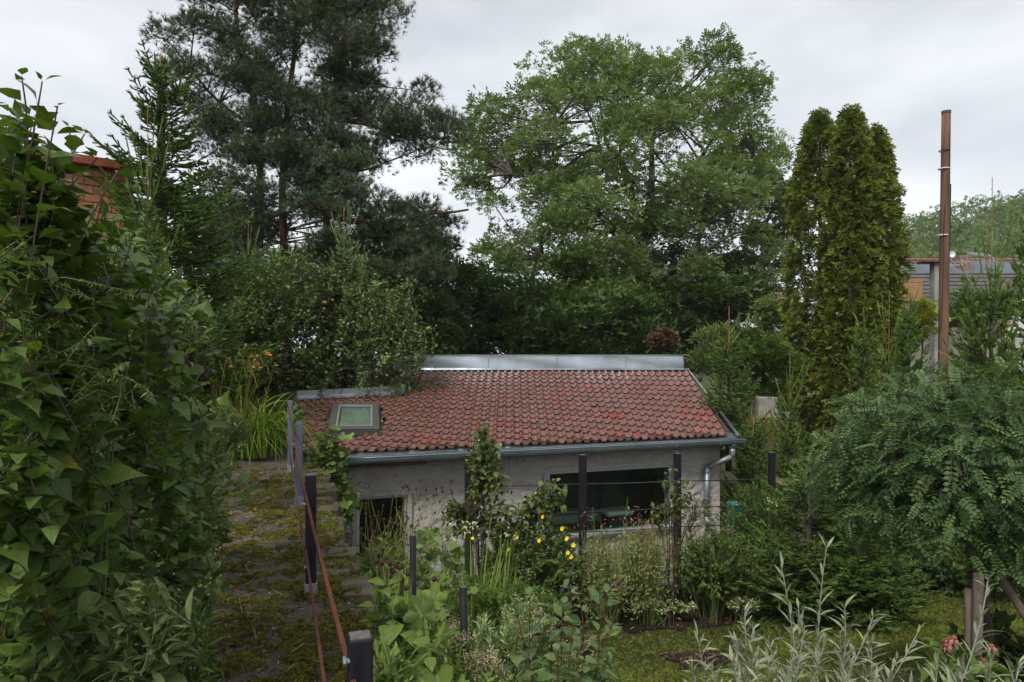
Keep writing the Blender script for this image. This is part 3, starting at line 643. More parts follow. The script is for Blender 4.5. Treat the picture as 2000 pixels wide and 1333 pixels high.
house = thing('garden_house', 'low grey rendered house with red clay tile roof and zinc gutter', 'house', tuple(ab(4.6, 14.5, -4.4)))
# openings on the front wall
WB = 12.30
p = [on_b(x, y, WB) for x, y in ((697, 972), (795, 966), (1070, 924), (1312, 907), (1200, 1040))]
DA0, DA1, DZ1 = A_(p[0]), A_(p[1]), (p[0][2] + p[1][2]) / 2; DZ0 = -4.36
WA0, WA1, WZ1, WZ0 = A_(p[2]), A_(p[3]), (p[2][2] + p[3][2]) / 2, p[4][2]
HA0, HA1, HB1, HZ0 = .42, 8.80, 17.0, -4.7
WT = -1.67
def wall_front():
    g = G(); da = .04; 
    brk_a = sorted({HA0, DA0, DA1, WA0, WA1, HA1}); brk_z = sorted({HZ0, DZ0, DZ1, WZ0, WZ1, WT})
    def fill(bk):
        out = []
        for x, y in zip(bk[:-1], bk[1:]): n = max(1, int((y - x) / da)); out += list(np.linspace(x, y, n + 1)[:-1])
        return np.array(out + [bk[-1]])
    A, Z = fill(brk_a), fill(brk_z); na, nz = len(A), len(Z); V = []
    for z in Z:
        for a in A:
            edge = min(abs(a - q) for q in (DA0, DA1, WA0, WA1, HA0, HA1)); k = .028 * mnoise.noise((a * 1.7, z * 1.7, 0)) + .022 * mnoise.noise((a * 6, z * 8, 3)) + .042 * mnoise.noise((a * 11, z * 15, 8))
            V.append(ab(a, WB + k * min(1, edge / .1 + .15), z))
    Q = []
    for i in range(nz - 1):
        for j in range(na - 1):
            ca, cz = (A[j] + A[j + 1]) / 2, (Z[i] + Z[i + 1]) / 2
            if (DA0 < ca < DA1 and DZ0 < cz < DZ1) or (WA0 < ca < WA1 and WZ0 < cz < WZ1): continue
            Q.append([i * na + j, i * na + j + 1, (i + 1) * na + j + 1, (i + 1) * na + j])
    g.add(np.array(V), [np.array(Q)])
    for a0, a1, z0, z1 in ((DA0, DA1, DZ0, DZ1), (WA0, WA1, WZ0, WZ1)):
        r = [ab(a, b, z) for b in (WB, WB + .3) for a, z in ((a0, z0), (a1, z0), (a1, z1), (a0, z1))]; g.add(np.array(r), [[[0, 1, 5, 4], [1, 2, 6, 5], [2, 3, 7, 6], [3, 0, 4, 7]]])
    # right gable, left end, backs
    c0, c1, c2, c3 = ab(HA1, WB, 0), np.array([RXR - .06, YR + .1, 0]), np.array([RXR - .06, 21., 0]), np.array([RXL + .05, 21., 0])
    def panel(p, q, zp, zq): g.add(np.array([[p[0], p[1], HZ0], [q[0], q[1], HZ0], [q[0], q[1], zq], [p[0], p[1], zp]]), [[[0, 1, 2, 3]]])
    panel(c0, c1, WT, ZR - .1); panel(c1, c2, -.2, -.2); panel(c2, c3, -.2, -.2); panel(c3, [RXL + .05, YR + .1, 0], -.2, -.2); panel([RXL + .05, YR + .1, 0], [LTR[0] + .05, LTR[1], 0], ZR - .1, rz(*LTR) - .1)
    panel([LTR[0], LTR[1], 0], [LTL[0] + .05, LTL[1], 0], rz(*LTR) - .1, rz(*LTL) - .1); panel([LTL[0] + .05, LTL[1], 0], ab(HA0, WB, 0), rz(*LTL) - .1, WT)
    return g
wall = wall_front().build('wall', STUCCO, house, True)
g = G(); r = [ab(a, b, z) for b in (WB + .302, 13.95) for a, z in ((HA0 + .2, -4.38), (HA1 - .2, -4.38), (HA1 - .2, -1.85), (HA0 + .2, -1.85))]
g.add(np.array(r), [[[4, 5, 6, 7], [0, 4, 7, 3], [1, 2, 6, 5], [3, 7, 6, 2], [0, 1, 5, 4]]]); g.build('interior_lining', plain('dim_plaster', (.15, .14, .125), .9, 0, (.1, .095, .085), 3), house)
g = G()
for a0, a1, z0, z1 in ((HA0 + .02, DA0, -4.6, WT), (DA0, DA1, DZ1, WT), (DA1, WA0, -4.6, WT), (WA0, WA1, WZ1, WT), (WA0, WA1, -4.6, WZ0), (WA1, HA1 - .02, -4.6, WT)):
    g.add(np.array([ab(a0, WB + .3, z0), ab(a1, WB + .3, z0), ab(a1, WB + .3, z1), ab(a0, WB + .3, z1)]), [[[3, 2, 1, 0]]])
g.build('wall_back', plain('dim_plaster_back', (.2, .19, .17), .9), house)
SURR = plain('smooth_render', (.42, .385, .345), .85, 0, (.33, .31, .29), 6, .4, 40, .006, .2)
FRAME = plain('pale_blue_metal_frame', (.46, .52, .56), .4, .2)
def opening(name, a0, a1, z0, z1, sur, mull=()):
    e = G()
    for q in ((a0 - sur, a0 - .003, z0, z1 + sur), (a1 + .003, a1 + sur, z0, z1 + sur), (a0 - .002, a1 + .002, z1 + .003, z1 + sur - .002)): hbox(e, q[0], q[1], WB - .035, WB + .05, q[2], q[3])
    win = e.build(name, SURR, house); fw = .045; f = G()
    hbox(f, a0 + .004, a0 + fw, WB + .015, WB + .075, z0 + .004, z1 - .004); hbox(f, a1 - fw, a1 - .004, WB + .015, WB + .075, z0 + .004, z1 - .004)
    hbox(f, a0 + fw + .001, a1 - fw - .001, WB + .017, WB + .073, z1 - fw, z1 - .005); hbox(f, a0 + fw + .001, a1 - fw - .001, WB + .017, WB + .073, z0 + .005, z0 + fw)
    f.build('frame', FRAME, win); f = G(); hbox(f, a0 + fw - .01, a1 - fw + .01, WB + .045, WB + .053, z0 + fw - .01, z1 - fw + .01); f.build('pane', GLASS, win); return win
door = opening('door', DA0, DA1, DZ0, DZ1, .085)
win = opening('window', WA0, WA1, WZ0, WZ1, .085)
g = G(); hbox(g, WA0 - .03, WA1 + .03, WB - .09, WB + .012, WZ0 - .05, WZ0 - .006); g.build('sill', ZINC, win)
# roof boarding and tiles: the rows run with the ridge and are cut off along the slanting eaves
sk_px = [(643, 851), (747, 850), (734, 800), (648, 800)]; SKQ = [on_roof(*q) for q in sk_px]
g = G(); n = 24; V = []; 
for i in range(n + 1):
    for j in range(n + 1):
        x = EL[0] - 1.2 + (RXR + 1.3 - EL[0] + .6) * i / n; V.append(x)
q = [rp(x, y, -.03) for x, y in RPOLY]; q2 = [rp(x, y, -.09) for x, y in RPOLY]; cen = rp(0.3, 15.0, -.03)
g.add(np.array(q + q2 + [cen, cen - [0, 0, .06]]), [[[i, (i + 1) % 6, 12] for i in range(6)] + [[(i + 1) % 6 + 6, i + 6, 13] for i in range(6)], [[i, i + 6, (i + 1) % 6 + 6, (i + 1) % 6] for i in range(6)]]); roof_o = g.build('roof', plain('roof_boarding', (.05, .035, .028), .9), house)
TW, TE, ln = .169, .288, .335
px_ = np.array([0, .02, .26, .50, .545, .59, .65, .74, .83, .89, .935, .98, 1.03]); tx = px_ * TW; tz = np.array([.006, .001, 0, .001, .012, .028, .040, .046, .040, .028, .012, .002, .001]); n = len(tx); pan = np.where((px_ < .52), 1., 0.)
def row(y, dz, lcx): return np.column_stack([tx, np.full(n, y), tz + dz]), np.column_stack([np.full(n, lcx), pan, np.full(n, .5)])
rws = [row(.0, .008, 0.), row(.0, .030, 0.), row(.0, .030, .0), row(.05, .028, .16), row(ln, .006, .9)]; tv = np.concatenate([r[0] for r in rws]); tl = np.concatenate([r[1] for r in rws]); j = np.arange(n - 1)
tq = np.concatenate([np.stack([k * n + j, k * n + j + 1, (k + 1) * n + j + 1, (k + 1) * n + j], 1) for k in (0, 2, 3)])
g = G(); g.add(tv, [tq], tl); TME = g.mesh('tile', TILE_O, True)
tiles = []; rng = np.random.default_rng(21); vdir = norm(LTL - EL); 
def skin(x, y): return in_poly([(p[0] + d[0], p[1] + d[1]) for p, d in zip(SKQ, ((-.07, -.10), (.05, -.10), (.05, .06), (-.07, .06)))], np.array([x]), np.array([y]))[0]
for c in range(56):
    x = RXR + .01 - (c + 1) * TW
    for r_ in range(22):
        y = YR - .03 - (r_ + 1) * TE; xc, yc = x + TW / 2, y + ln / 2
        side = (xc - EL[0]) * vdir[1] - (yc - EL[1]) * vdir[0]
        if y + ln - .06 < ye(xc) or side < -.04: continue
        if xc < RXL and yc + .06 > LTR[1] + (LTL[1] - LTR[1]) * (xc - LTR[0]) / (LTL[0] - LTR[0]): continue
        if skin(xc, yc): continue
        tiles.append((x, y + .016 * math.sin(x * 1.4 + .6 * r_), rng.normal(0, .007) - (.045 if rng.random() < .025 else 0), rng.normal(0, .014), abs(rng.normal(0, .004)), rng.random(), y < ye(x + TW) + .02))
order = np.argsort([t[1] for t in tiles]); gs = G()
for k, i in enumerate(order):
    x, y, dy, rt, dz, vr, cut = tiles[i]; y += dy; xc = x + TW / 2; nn = rnorm(xc, y + .15); Sx = norm(np.array([math.sin(rt), 1, 0]) - nn * nn[1]); Sx = norm(np.array([0, 1., 0]) - nn * nn[1]) * math.cos(rt) + np.cross(nn, norm(np.array([0, 1., 0]) - nn * nn[1])) * math.sin(rt); Ux = np.cross(Sx, nn); O = rp(x, y, .004 + dz); O[2] = rz(xc, y) + .004 + dz
    if k < 300 and not cut: inst('tile', TME, Matrix([[Ux[m], Sx[m], nn[m], O[m]] for m in range(3)] + [[0, 0, 0, 1]]), roof_o); continue
    W = O + tv[:, :1] * Ux + tv[:, 1:2] * Sx + tv[:, 2:] * nn
    if cut:                                            # cut along the eaves
        lim = np.array([ye(q_) for q_ in W[:, 0]]) - .03; low = W[:, 1] < lim; sl = (rz(xc, y + .2) - rz(xc, y)) / .2; W[low, 2] += (lim - W[:, 1])[low] * sl; W[low, 1] = lim[low]
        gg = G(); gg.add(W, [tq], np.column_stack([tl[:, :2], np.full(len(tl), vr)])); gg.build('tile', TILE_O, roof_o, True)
    else: gs.add(W, [tq], np.column_stack([tl[:, :2], np.full(len(tl), vr)]))
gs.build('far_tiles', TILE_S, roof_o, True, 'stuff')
# sheet metal: eaves apron, verges, ridge upstand, left top flashing
def strip(g, P, Q, th=.004):
    P = np.array(P); Q = np.array(Q); n = len(P); nn = norm(np.cross(P[-1] - P[0], Q[0] - P[0])) * th; V = np.concatenate([P, Q, P - nn, Q - nn]); i = np.arange(n - 1)
    f = [np.stack([i, i + 1, n + i + 1, n + i], 1), np.stack([2 * n + i, 3 * n + i, 3 * n + i + 1, 2 * n + i + 1], 1), np.stack([i, 2 * n + i, 2 * n + i + 1, i + 1], 1), np.stack([n + i, n + i + 1, 3 * n + i + 1, 3 * n + i], 1)]; g.add(V, f)
A0e, A1e = A_([*EL, 0]) - .03, A_([*ER, 0]) + .06; As = np.linspace(A0e, A1e, 30)
def eave_pt(a, b, dz): p = ab(a, b, 0); return np.array([p[0], p[1], EZ + dz])
g = G(); strip(g, [eave_pt(a, EB + .16, .045) for a in As], [eave_pt(a, EB - .06, -.035 + .005 * math.sin(a * 5)) for a in As]); strip(g, [eave_pt(a, EB - .0605, -.036) for a in As], [eave_pt(a, EB - .062, -.06) for a in As]); g.build('eaves_apron', ZINC, house)
def verge(P, Q, w, h, up):
    g = G(); C_ = [rp(P[0] + (Q[0] - P[0]) * t, P[1] + (Q[1] - P[1]) * t, up) for t in np.linspace(0, 1, 12)]; C_ = np.array(C_); T = norm(np.array([Q[0] - P[0], Q[1] - P[1], 0.])); S_ = np.array([T[1], -T[0], 0]) * w / 2; strip(g, C_ - S_, C_ + S_, .006); strip(g, C_ + S_, C_ + S_ - [0, 0, h], .005); strip(g, C_ - S_ - [0, 0, .0], C_ - S_ - [0, 0, .03], .005); return g
verge(ER + [.06, -.04], np.array([RXR + .04, YR + .05]), .05, .10, .045).build('verge_trim', ZINC, house)
verge(EL + [-.05, 0], LTL + [-.05, 0], .05, .14, .05).build('verge_trim', ZINC_D, house)
ur, ztop = at(1335, 700, YR + .07)[0], -.05; Xs = np.linspace(RXL - .05, ur, 40)
g = G(); strip(g, [[x, YR - .05, ZR + .055] for x in np.linspace(RXL - .05, RXR + .06, 30)], [[x, YR + .06, ZR + .10] for x in np.linspace(RXL - .05, RXR + .06, 30)]); g.build('ridge_flashing', ZINC, house)
g = G(); rr = np.array([[x, YR + .062 + .03 * t + .008 * math.sin(x * 2.3 + 4 * t), ZR + .099 + (ztop - ZR - .099) * t] for t in np.linspace(0, 1, 7) for x in Xs]); i = np.arange(6 * 40).reshape(6, 40)[:, :-1].ravel(); g.add(rr, [np.stack([i, i + 1, i + 41, i + 40], 1)]); g.build('ridge_upstand', ZINC, house, True)
for x in (-.6, 1.15, 2.9):
    g = G(); box(g, (x, YR + .072, (ZR + .1 + ztop) / 2), (.022, .03, ztop - ZR - .11)); g.build('sheet_seam', ZINC, house)
g = G(); xm = (RXL + ur) / 2; box(g, (xm, YR + .12, ztop - .002), (ur - RXL + .1, .13, .02)); g.build('upstand_cap', ZINC, house)
g = G(); box(g, (xm, YR + .14, (ztop - .8) / 2 - .01), (ur - RXL + .06, .05, .74)); g.build('upstand_core', WOOD, house)
g = G(); box(g, ((RXL + RXR) / 2, (YR + 21) / 2 + .15, -.16), (RXR - RXL + .2, 21 - YR - .1, .08)); g.build('flat_roof', plain('roofing_felt', (.06, .06, .062), .8), house)
Ls = [LTL + (LTR - LTL) * t for t in np.linspace(0, 1, 8)]; g = G(); strip(g, [rp(p[0], p[1] - .30, .055) for p in Ls], [rp(p[0], p[1] - .0, .065) for p in Ls]); strip(g, [rp(p[0], p[1] + .001, .066) for p in Ls], [rp(p[0], p[1] + .02, .17) for p in Ls]); g.build('top_flashing', ZINC, house)
g = G(); strip(g, [rp(p[0], p[1] + .06, .02) for p in Ls], [rp(p[0], p[1] + .06, -.6) for p in Ls], .03); g.build('flashing_board', CHAR, house)
# gutter with brackets, downpipe
GA0, GA1, GB, GZ, GR = A_(on_b(668, 895, 11.88)), 9.03, EB - .15, EZ - .085, .112
g = G(); an = np.linspace(PI, 2 * PI, 9); As = np.linspace(GA0, GA1, 12)
for sgn, r in ((1, GR), (-1, GR - .004)):
    V = np.array([ab(a, GB + r * math.cos(t), GZ + .03 + r * math.sin(t) - .004 * math.sin(a * 1.3)) for a in As for t in an]); i = np.arange(11 * 9).reshape(11, 9)[:, :-1].ravel(); q = np.stack([i, i + 1, i + 10, i + 9], 1); g.add(V, [q[:, ::sgn]])
tube(g, [ab(a, GB - GR, GZ + .035) for a in As], .011, 6)
for a in (GA0, GA1): g.add(np.array([ab(a, GB + GR * math.cos(t), GZ + .03 + GR * math.sin(t)) for t in an]), [[list(range(9))]])
gut = g.build('gutter', ZINC_D, house, True)
for a in np.linspace(GA0 + .35, GA1 - .6, 8):
    g = G(); tube(g, [ab(a, GB + (GR + .004) * math.cos(t), GZ + .03 + (GR + .004) * math.sin(t)) for t in np.linspace(PI * .95, 2 * PI, 9)], .009, 5); g.build('bracket', ZINC_D, gut)
dp = [ab(8.78, GB, GZ - .03), ab(8.78, GB, GZ - .2), on_b(1418, 897, 12.05), on_b(1381, 913, 12.2), on_b(1380, 930, 12.2), on_b(1379, 1010, 12.2)]
dp[2][2] = GZ - .33; dp[2] = ab(8.78, GB + .02, GZ - .30)
g = G(); tube(g, [ab(8.78, GB, GZ + .0), ab(8.78, GB, GZ - .07), ab(8.78, GB, GZ - .16)], [.085, .075, .052], 12)
tube(g, spline([ab(8.78, GB, GZ - .155), ab(8.78, GB, GZ - .33)], 4), .058, 12); tube(g, [ab(8.78, GB + .0, GZ - .31), dp[3]], .056, 12); tube(g, [dp[3] + [0, 0, .02], dp[5]], .058, 12)
tube(g, [dp[5] + [0, 0, .01], dp[5] + V_ * -.03 + [0, 0, -.08], dp[5] - V_ * .16 + U * .1 + [0, 0, -.13]], .058, 10)
dpo = g.build('downpipe', zinc_mat('dull_zinc_pipe', .42, (.33, .37, .385), .5), house, True)
for z in (0.1, -.45):
    g = G(); c = dp[4] + [0, 0, z]; tube(g, [c, c - [0, 0, .03]], .066, 12); g.build('pipe_clip', ZINC_D, dpo)
g = G(); hbox(g, HA0 + .1, GA0 + 1.5, 12.1, 12.285, -1.99, -1.82); hbox(g, GA0 + 1.15, GA0 + 1.35, 12.03, 12.099, -1.93, -1.83); g.build('timber_plate', WOOD, house)
g = G(); hbox(g, GA0 + 1.51, HA1 - .02, 12.12, 12.27, -1.93, -1.82); g.build('eaves_board', plain('dark_red_brown_board', (.07, .03, .022), .8, 0, (.04, .02, .016), 12), house)
# skylight
c0 = np.mean([rp(*q) for q in SKQ], 0); e1 = norm(rp(*SKQ[1]) - rp(*SKQ[0])); e2 = norm((rp(*SKQ[2]) + rp(*SKQ[3])) - (rp(*SKQ[1]) + rp(*SKQ[0]))); e3 = norm(np.cross(e1, e2)); e2 = np.cross(e3, e1); RR = np.stack([e1, e2, e3], 1)
wa = (np.linalg.norm(rp(*SKQ[1]) - rp(*SKQ[0])) + np.linalg.norm(rp(*SKQ[2]) - rp(*SKQ[3]))) / 2; ws = abs(((rp(*SKQ[2]) + rp(*SKQ[3])) / 2 - (rp(*SKQ[1]) + rp(*SKQ[0])) / 2) @ e2); fw = .13
def skp(da, ds, h): return c0 + e1 * da + e2 * ds + e3 * h
SKY_F = plain('bronze_grey_aluminium', (.10, .098, .085), .5, .2, (.075, .072, .062), 12); sk = G()
for da, ds, sa, ss in ((0, ws / 2 - fw / 2, wa, fw), (0, -ws / 2 + fw / 2, wa, fw), (-wa / 2 + fw / 2, 0, fw, ws - 2 * fw - .002), (wa / 2 - fw / 2, 0, fw, ws - 2 * fw - .002)): bbox_mesh(sk, skp(da, ds, .07), (sa, ss, .14), .008, RR)
sky_l = sk.build('skylight', SKY_F, house); g = G(); iw, ih = wa - 2 * fw, ws - 2 * fw
for da, ds, sa, ss in ((0, ih / 2 - .016, iw, .03), (0, -ih / 2 + .016, iw, .03), (-iw / 2 + .016, 0, .03, ih - .064), (iw / 2 - .016, 0, .03, ih - .064)): box(g, skp(da, ds, .125), (sa, ss, .03), RR)
g.build('sash', plain('light_grey_sash', (.42, .42, .43), .4, .5), sky_l)
g = G(); box(g, skp(0, 0, .105), (iw - .064, ih - .064, .008), RR); g.build('pane', glass_mat('skylight_glass', (.88, .92, .88)), sky_l)
g = G(); box(g, skp(0, 0, .06), (iw, ih, .02), RR); g.build('blind', plain('reflection_tint_blind', (.34, .38, .33), .8, 0, (.24, .28, .24), 6), sky_l)  # milky blind, its colour carries the grey-green reflection of the glass
g = G(); box(g, skp(0, 0, .02), (wa + .14, ws + .2, .03), RR); g.build('flashing_kit', plain('dark_flashing', (.05, .045, .04), .6, .3), sky_l)

# things inside the house, seen through the panes
g = G(); t = thing('daybed', 'pale low daybed seen through the wide window', 'daybed', tuple(ab(5.0, 14.2, -4.38)))
FAB = plain('grey_fabric', (.42, .42, .41), .9, 0, (.34, .34, .33), 9, .3, 60, .004)
p0 = on_b(1110, 1000, 13.4); bbox_mesh(g, [p0[0], p0[1], p0[2] - .1], (1.5, .7, .2), .05, RH); g.build('mattress', FAB, t); g = G(); bbox_mesh(g, [p0[0], p0[1], (p0[2] - .21 - 4.38) / 2], (1.45, .66, abs(-4.38 - p0[2] + .21)), .01, RH); g.build('base', WOOD, t)
p0 = on_b(1203, 1000, 12.9); t = thing('armchair', 'dark armchair with grey cushion behind the wide window', 'armchair', (p0[0], p0[1], -4.38))
g = G(); bbox_mesh(g, p0 + [0, 0, -.0], (.62, .5, .12), .05, RH); g.build('cushion', FAB, t); g = G(); bbox_mesh(g, [p0[0], p0[1], (p0[2] - .07 - 4.38) / 2], (.5, .42, abs(-4.38 - p0[2] + .07)), .04, RH); g.build('base', plain('black_fabric', (.03, .03, .032), .9), t)
p0 = on_b(1283, 960, 13.3); g = G(); hbox(g, A_(p0) - .06, A_(p0) + .06, 13.2, 13.34, -4.379, -1.86); o = g.build('timber_post', WOOD); tag(o, 'brown timber post standing inside behind the wide window', 'post')
# paving slab strip in front of the house
g = G(); hbox(g, 4.4, 7.6, 11.2, 12.24, -4.36, -4.30); struct(g.build('patio', plain('concrete_slab', (.28, .29, .29), .85, 0, (.2, .21, .21), 5, .3, 40, .006)))

# ================================================================== RAILING ON THE WALL TOP
rail = thing('railing', 'rusty steel handrail on black and blue-grey timber posts along the wall top', 'railing', tuple(ab(.2, 4.5, PZ)))
def post(parent, base, top, w, mat, capm=CUT, rot=RH, name='post', shoe=None):
    base = np.asarray(base, float); h = top - base[2]; g = G(); bbox_mesh(g, base + [0, 0, h / 2], (w, w, h), .004, rot); o = g.build(name, mat, parent)
    g = G(); box(g, [base[0], base[1], top + .0025], (w - .009, w - .009, .004), rot); g.build('end_grain', capm, o)
    if shoe:
        g = G(); bbox_mesh(g, base + [0, 0, shoe / 2 - .02], (w + .012, w + .012, shoe), .003, rot); g.build('post_shoe', ZINC_D, o)
    return o
def post_px(px, d, top_py, w, mat, shoe=.11):
    p = at(px, top_py, d); return post(rail, [p[0], p[1], PZ + .0], p[2], w, mat, shoe=shoe)
post_px(703, 1.93, 1243, .066, CHAR); post_px(607, 4.5, 928, .068, CHAR); post_px(584, 7.24, 826, .075, CHAR_B); post_px(567, 9.2, 783, .07, CHAR_B)
def flat_bar(pts, w=.03, t=.008):
    C = np.array(pts); g = G(); T = norm(np.gradient(C, axis=0)); S = norm(np.cross(T, [0, 0, 1.])); Z_ = np.cross(S, T); V = []
    for k in range(len(C)):
        for s, z in ((-1, -1), (1, -1), (1, 1), (-1, 1)): V.append(C[k] + S[k] * s * t / 2 * 1.6 + Z_[k] * z * w / 2)
    q = [[4 * k + m, 4 * k + (m + 1) % 4, 4 * k + 4 + (m + 1) % 4, 4 * k + 4 + m] for k in range(len(C) - 1) for m in range(4)] + [[3, 2, 1, 0], [4 * len(C) - 4, 4 * len(C) - 3, 4 * len(C) - 2, 4 * len(C) - 1]]; g.add(np.array(V), [q]); return g
flat_bar([at(561, 782, 9.1), at(577, 872, 6.3), at(594, 960, 4.62)], .019, .009).build('rail', RUST, rail)
flat_bar([at(593.5, 953, 4.66), at(611, 1030, 3.62), at(650, 1185, 2.48), at(692, 1345, 1.86), at(740, 1545, 1.45)], .019, .009).build('rail', RUST, rail)
flat_bar([at(559, 848, 9.0), at(578, 962, 6.2), at(596, 1072, 4.55)], .018, .008).build('rail', RUST, rail)
flat_bar([at(595.5, 1066, 4.6), at(606, 1140, 3.75), at(634, 1340, 2.5), at(655, 1500, 2.05)], .018, .008).build('rail', RUST, rail)

for px, py, d in ((599, 985, 4.46), (603, 1108, 4.46), (690, 1290, 1.9), (576, 868, 7.2), (577, 950, 7.2)):
    g = G(); c = at(px, py, d); tube(g, [c, c - U * .022], .008, 8); tube(g, [c - U * .021, c - U * .028], .014, 6); g.build('bolt', ZINC_D, rail)
# ================================================================== ESPALIER TRELLIS IN FRONT OF THE HOUSE
tre = thing('trellis', 'black timber posts with tensioned wires in front of the house', 'trellis', tuple(ab(5.5, 10.6, -4.4)))
TB = 10.75; tps = []
for px, py in ((915, 890), (1138, 889), (1323, 886), (1507, 884)):
    p = on_b(px, py, TB); tps.append(p); post(tre, [p[0], p[1], gz(p) - .1], p[2], .105, CHAR)
WIRE = plain('dark_cable', (.05, .055, .06), .4, .6)
for h in (-.50, -.98, -1.33):
    for p, q in zip(tps[:-1], tps[1:]):
        g = G(); tube(g, spline([p + [0, 0, h], (p + q) / 2 + [0, 0, h - .012], q + [0, 0, h]], 6), .011, 5); g.build('wire', WIRE, tre)
sp = [('short black stake beside the vine leaves below the glazed door', 806, 1046, 6.6, .062), ('short black round-topped stake in the middle of the herb bed', 905, 1147, 5.0, .056), ('stub of a black stake at the bottom edge beside the lush leaves', 1022, 1278, 4.3, .05)]
for lb, px, py, d, w in sp:
    p = at(px, py, d); e = thing('garden_stake', lb, 'stake', (p[0], p[1], gz(p))); g = G(); tube(g, [[p[0] + .02, p[1], gz(p) - .1], [p[0], p[1], p[2]]], w / 2, 10); g.build('shaft', CHAR, e, True); g = G(); tube(g, [[p[0], p[1], p[2] - .002], [p[0], p[1], p[2] + .004]], w / 2 - .004, 10); g.build('end_grain', CUT, e)

# ================================================================== TREES BEHIND
L_ASH = leaf_mat('ash_leaf', (.10, .15, .07), (.165, .21, .115), .55, .32, spec=.3)
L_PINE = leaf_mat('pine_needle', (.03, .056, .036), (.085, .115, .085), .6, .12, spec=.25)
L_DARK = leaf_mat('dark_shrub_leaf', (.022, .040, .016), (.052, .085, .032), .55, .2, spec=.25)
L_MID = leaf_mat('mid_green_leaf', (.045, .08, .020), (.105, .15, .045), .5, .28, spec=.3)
L_PALE = leaf_mat('grey_green_leaf', (.085, .12, .05), (.165, .21, .10), .55, .25, spec=.3)
L_SPR = leaf_mat('spruce_needle', (.036, .068, .020), (.10, .15, .045), .6, .12, spec=.2)
L_SPB = leaf_mat('blue_spruce_needle', (.055, .085, .05), (.14, .185, .12), .6, .12, spec=.2)
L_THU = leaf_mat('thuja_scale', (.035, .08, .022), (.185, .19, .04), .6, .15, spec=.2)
L_APP = leaf_mat('apple_leaf', (.10, .15, .06), (.165, .21, .11), .42, .25, spec=.4)
L_FAR = leaf_mat('far_wood_leaf', (.055, .09, .035), (.125, .17, .07), .6, .2, spec=.2)
L_BRN = leaf_mat('brown_leaf', (.065, .035, .024), (.12, .07, .045), .7, .1)
L_YEL = leaf_mat('golden_leaf', (.16, .18, .02), (.32, .32, .05), .5, .25)
print('t trees')

def tri_count(): return sum(sum(len(p.vertices) - 2 for p in []) for m in [])
def crown_tree(name, label, cat, base, limbs, C, R, nleaf, tm, size, lm, bark=BARK, seed=0, r0=.035, group=None, zsq=.75, core=.4, up=.35, wob=.02, sag=.03):
    """limbs: list of (points, r0, r1); leaves in clumps round C"""
    rng = np.random.default_rng(seed); th = thing(name, label, cat, tuple(base), group); g = G(); skel = []
    for pts, a, b in limbs: skel += list(limb(g, pts, a, b, 14, 8, rng, wob))
    join_clusters(g, rng, C, skel, r0, sag)
    i = rng.integers(0, len(C), len(C) * 5); tip = C[i] + rdirs(rng, len(i)) * R[i][:, None] * [.85, .85, .6]; twigs(g, C[i], tip, r0 * .3, r0 * .12)
    g.build('trunk', bark, th, True)
    P, D, ci = clump_leaves(rng, C, R, nleaf, zsq=zsq, core=core, up=up, low=.8); cv = rng.random(len(C))[ci]
    g = G(); scatter(g, tm, P, D, rng.normal(0, .45, P.shape) + [0, 0, 1], size * (.7 + .6 * rng.random(len(P))), var=np.clip(.55 * rng.random(len(P)) + .45 * cv, 0, 1)); g.build('crown', lm, th, False, 'stuff')
    return th
# ---- big ash
rng = np.random.default_rng(5); DA = 30.
ash_poly = [(905, 310), (945, 225), (1015, 160), (1110, 108), (1190, 118), (1270, 108), (1330, 118), (1400, 95), (1465, 150), (1478, 240), (1500, 300), (1490, 380), (1520, 470), (1510, 560), (1525, 640), (1420, 660), (1300, 700), (1180, 700), (1040, 690), (985, 600), (945, 520), (960, 420), (905, 370)]
ash_holes = [[(1112, 235), (1140, 225), (1165, 285), (1160, 330), (1125, 320)], [(1180, 345), (1215, 330), (1245, 370), (1200, 390)], [(1260, 300), (1285, 280), (1295, 335), (1265, 345)], [(975, 380), (1020, 370), (1010, 440), (975, 430)]]
q = sample_poly(rng, ash_poly, 290, ash_holes); rel = np.clip(1 - ((q[:, 0] - 1220) / 330) ** 2 - ((q[:, 1] - 400) / 330) ** 2, .02, 1); dep = DA + (rng.random(290) * 2 - 1) * 5.0 * np.sqrt(rel)
C = pix(q, dep); R = .6 + .5 * rng.random(290)
T = lambda *pts: [at(x, y, DA + dz) for x, y, dz in pts]
ash_l = [([at(1262, 790, DA), *T((1256, 600, 0), (1252, 480, 0))], .34, .27), (T((1252, 490, 0), (1272, 380, .3), (1272, 300, .5), (1290, 210, 1)), .25, .05), (T((1253, 480, 0), (1300, 400, -1), (1360, 320, -1.5), (1420, 230, -2)), .2, .04),
    (T((1254, 500, 0), (1222, 330, 1), (1185, 280, 1.5), (1170, 190, 2)), .19, .04), (T((1240, 400, .4), (1212, 322, .5), (1218, 260, 0), (1240, 180, 0)), .12, .03), (T((1254, 505, 0), (1180, 430, -1), (1127, 382, -1.5), (1085, 320, -2), (1080, 250, -2)), .2, .04),
    (T((1127, 385, -1.5), (1060, 350, -2), (1000, 340, -2)), .1, .03), (T((1180, 330, 1), (1165, 260, 1.2), (1140, 200, 1)), .1, .03), (T((1243, 540, -.5), (1305, 532, -2), (1355, 506, -3), (1402, 474, -3.5)), .17, .06), (T((1355, 506, -3), (1380, 440, -3), (1440, 400, -3)), .09, .03), (T((1300, 535, -2), (1330, 570, -2.5), (1360, 610, -3)), .05, .02), (T((1262, 560, 0), (1150, 530, -2), (1060, 500, -2)), .13, .03), (T((1300, 400, -1), (1400, 350, 0), (1470, 300, 0)), .1, .03)]
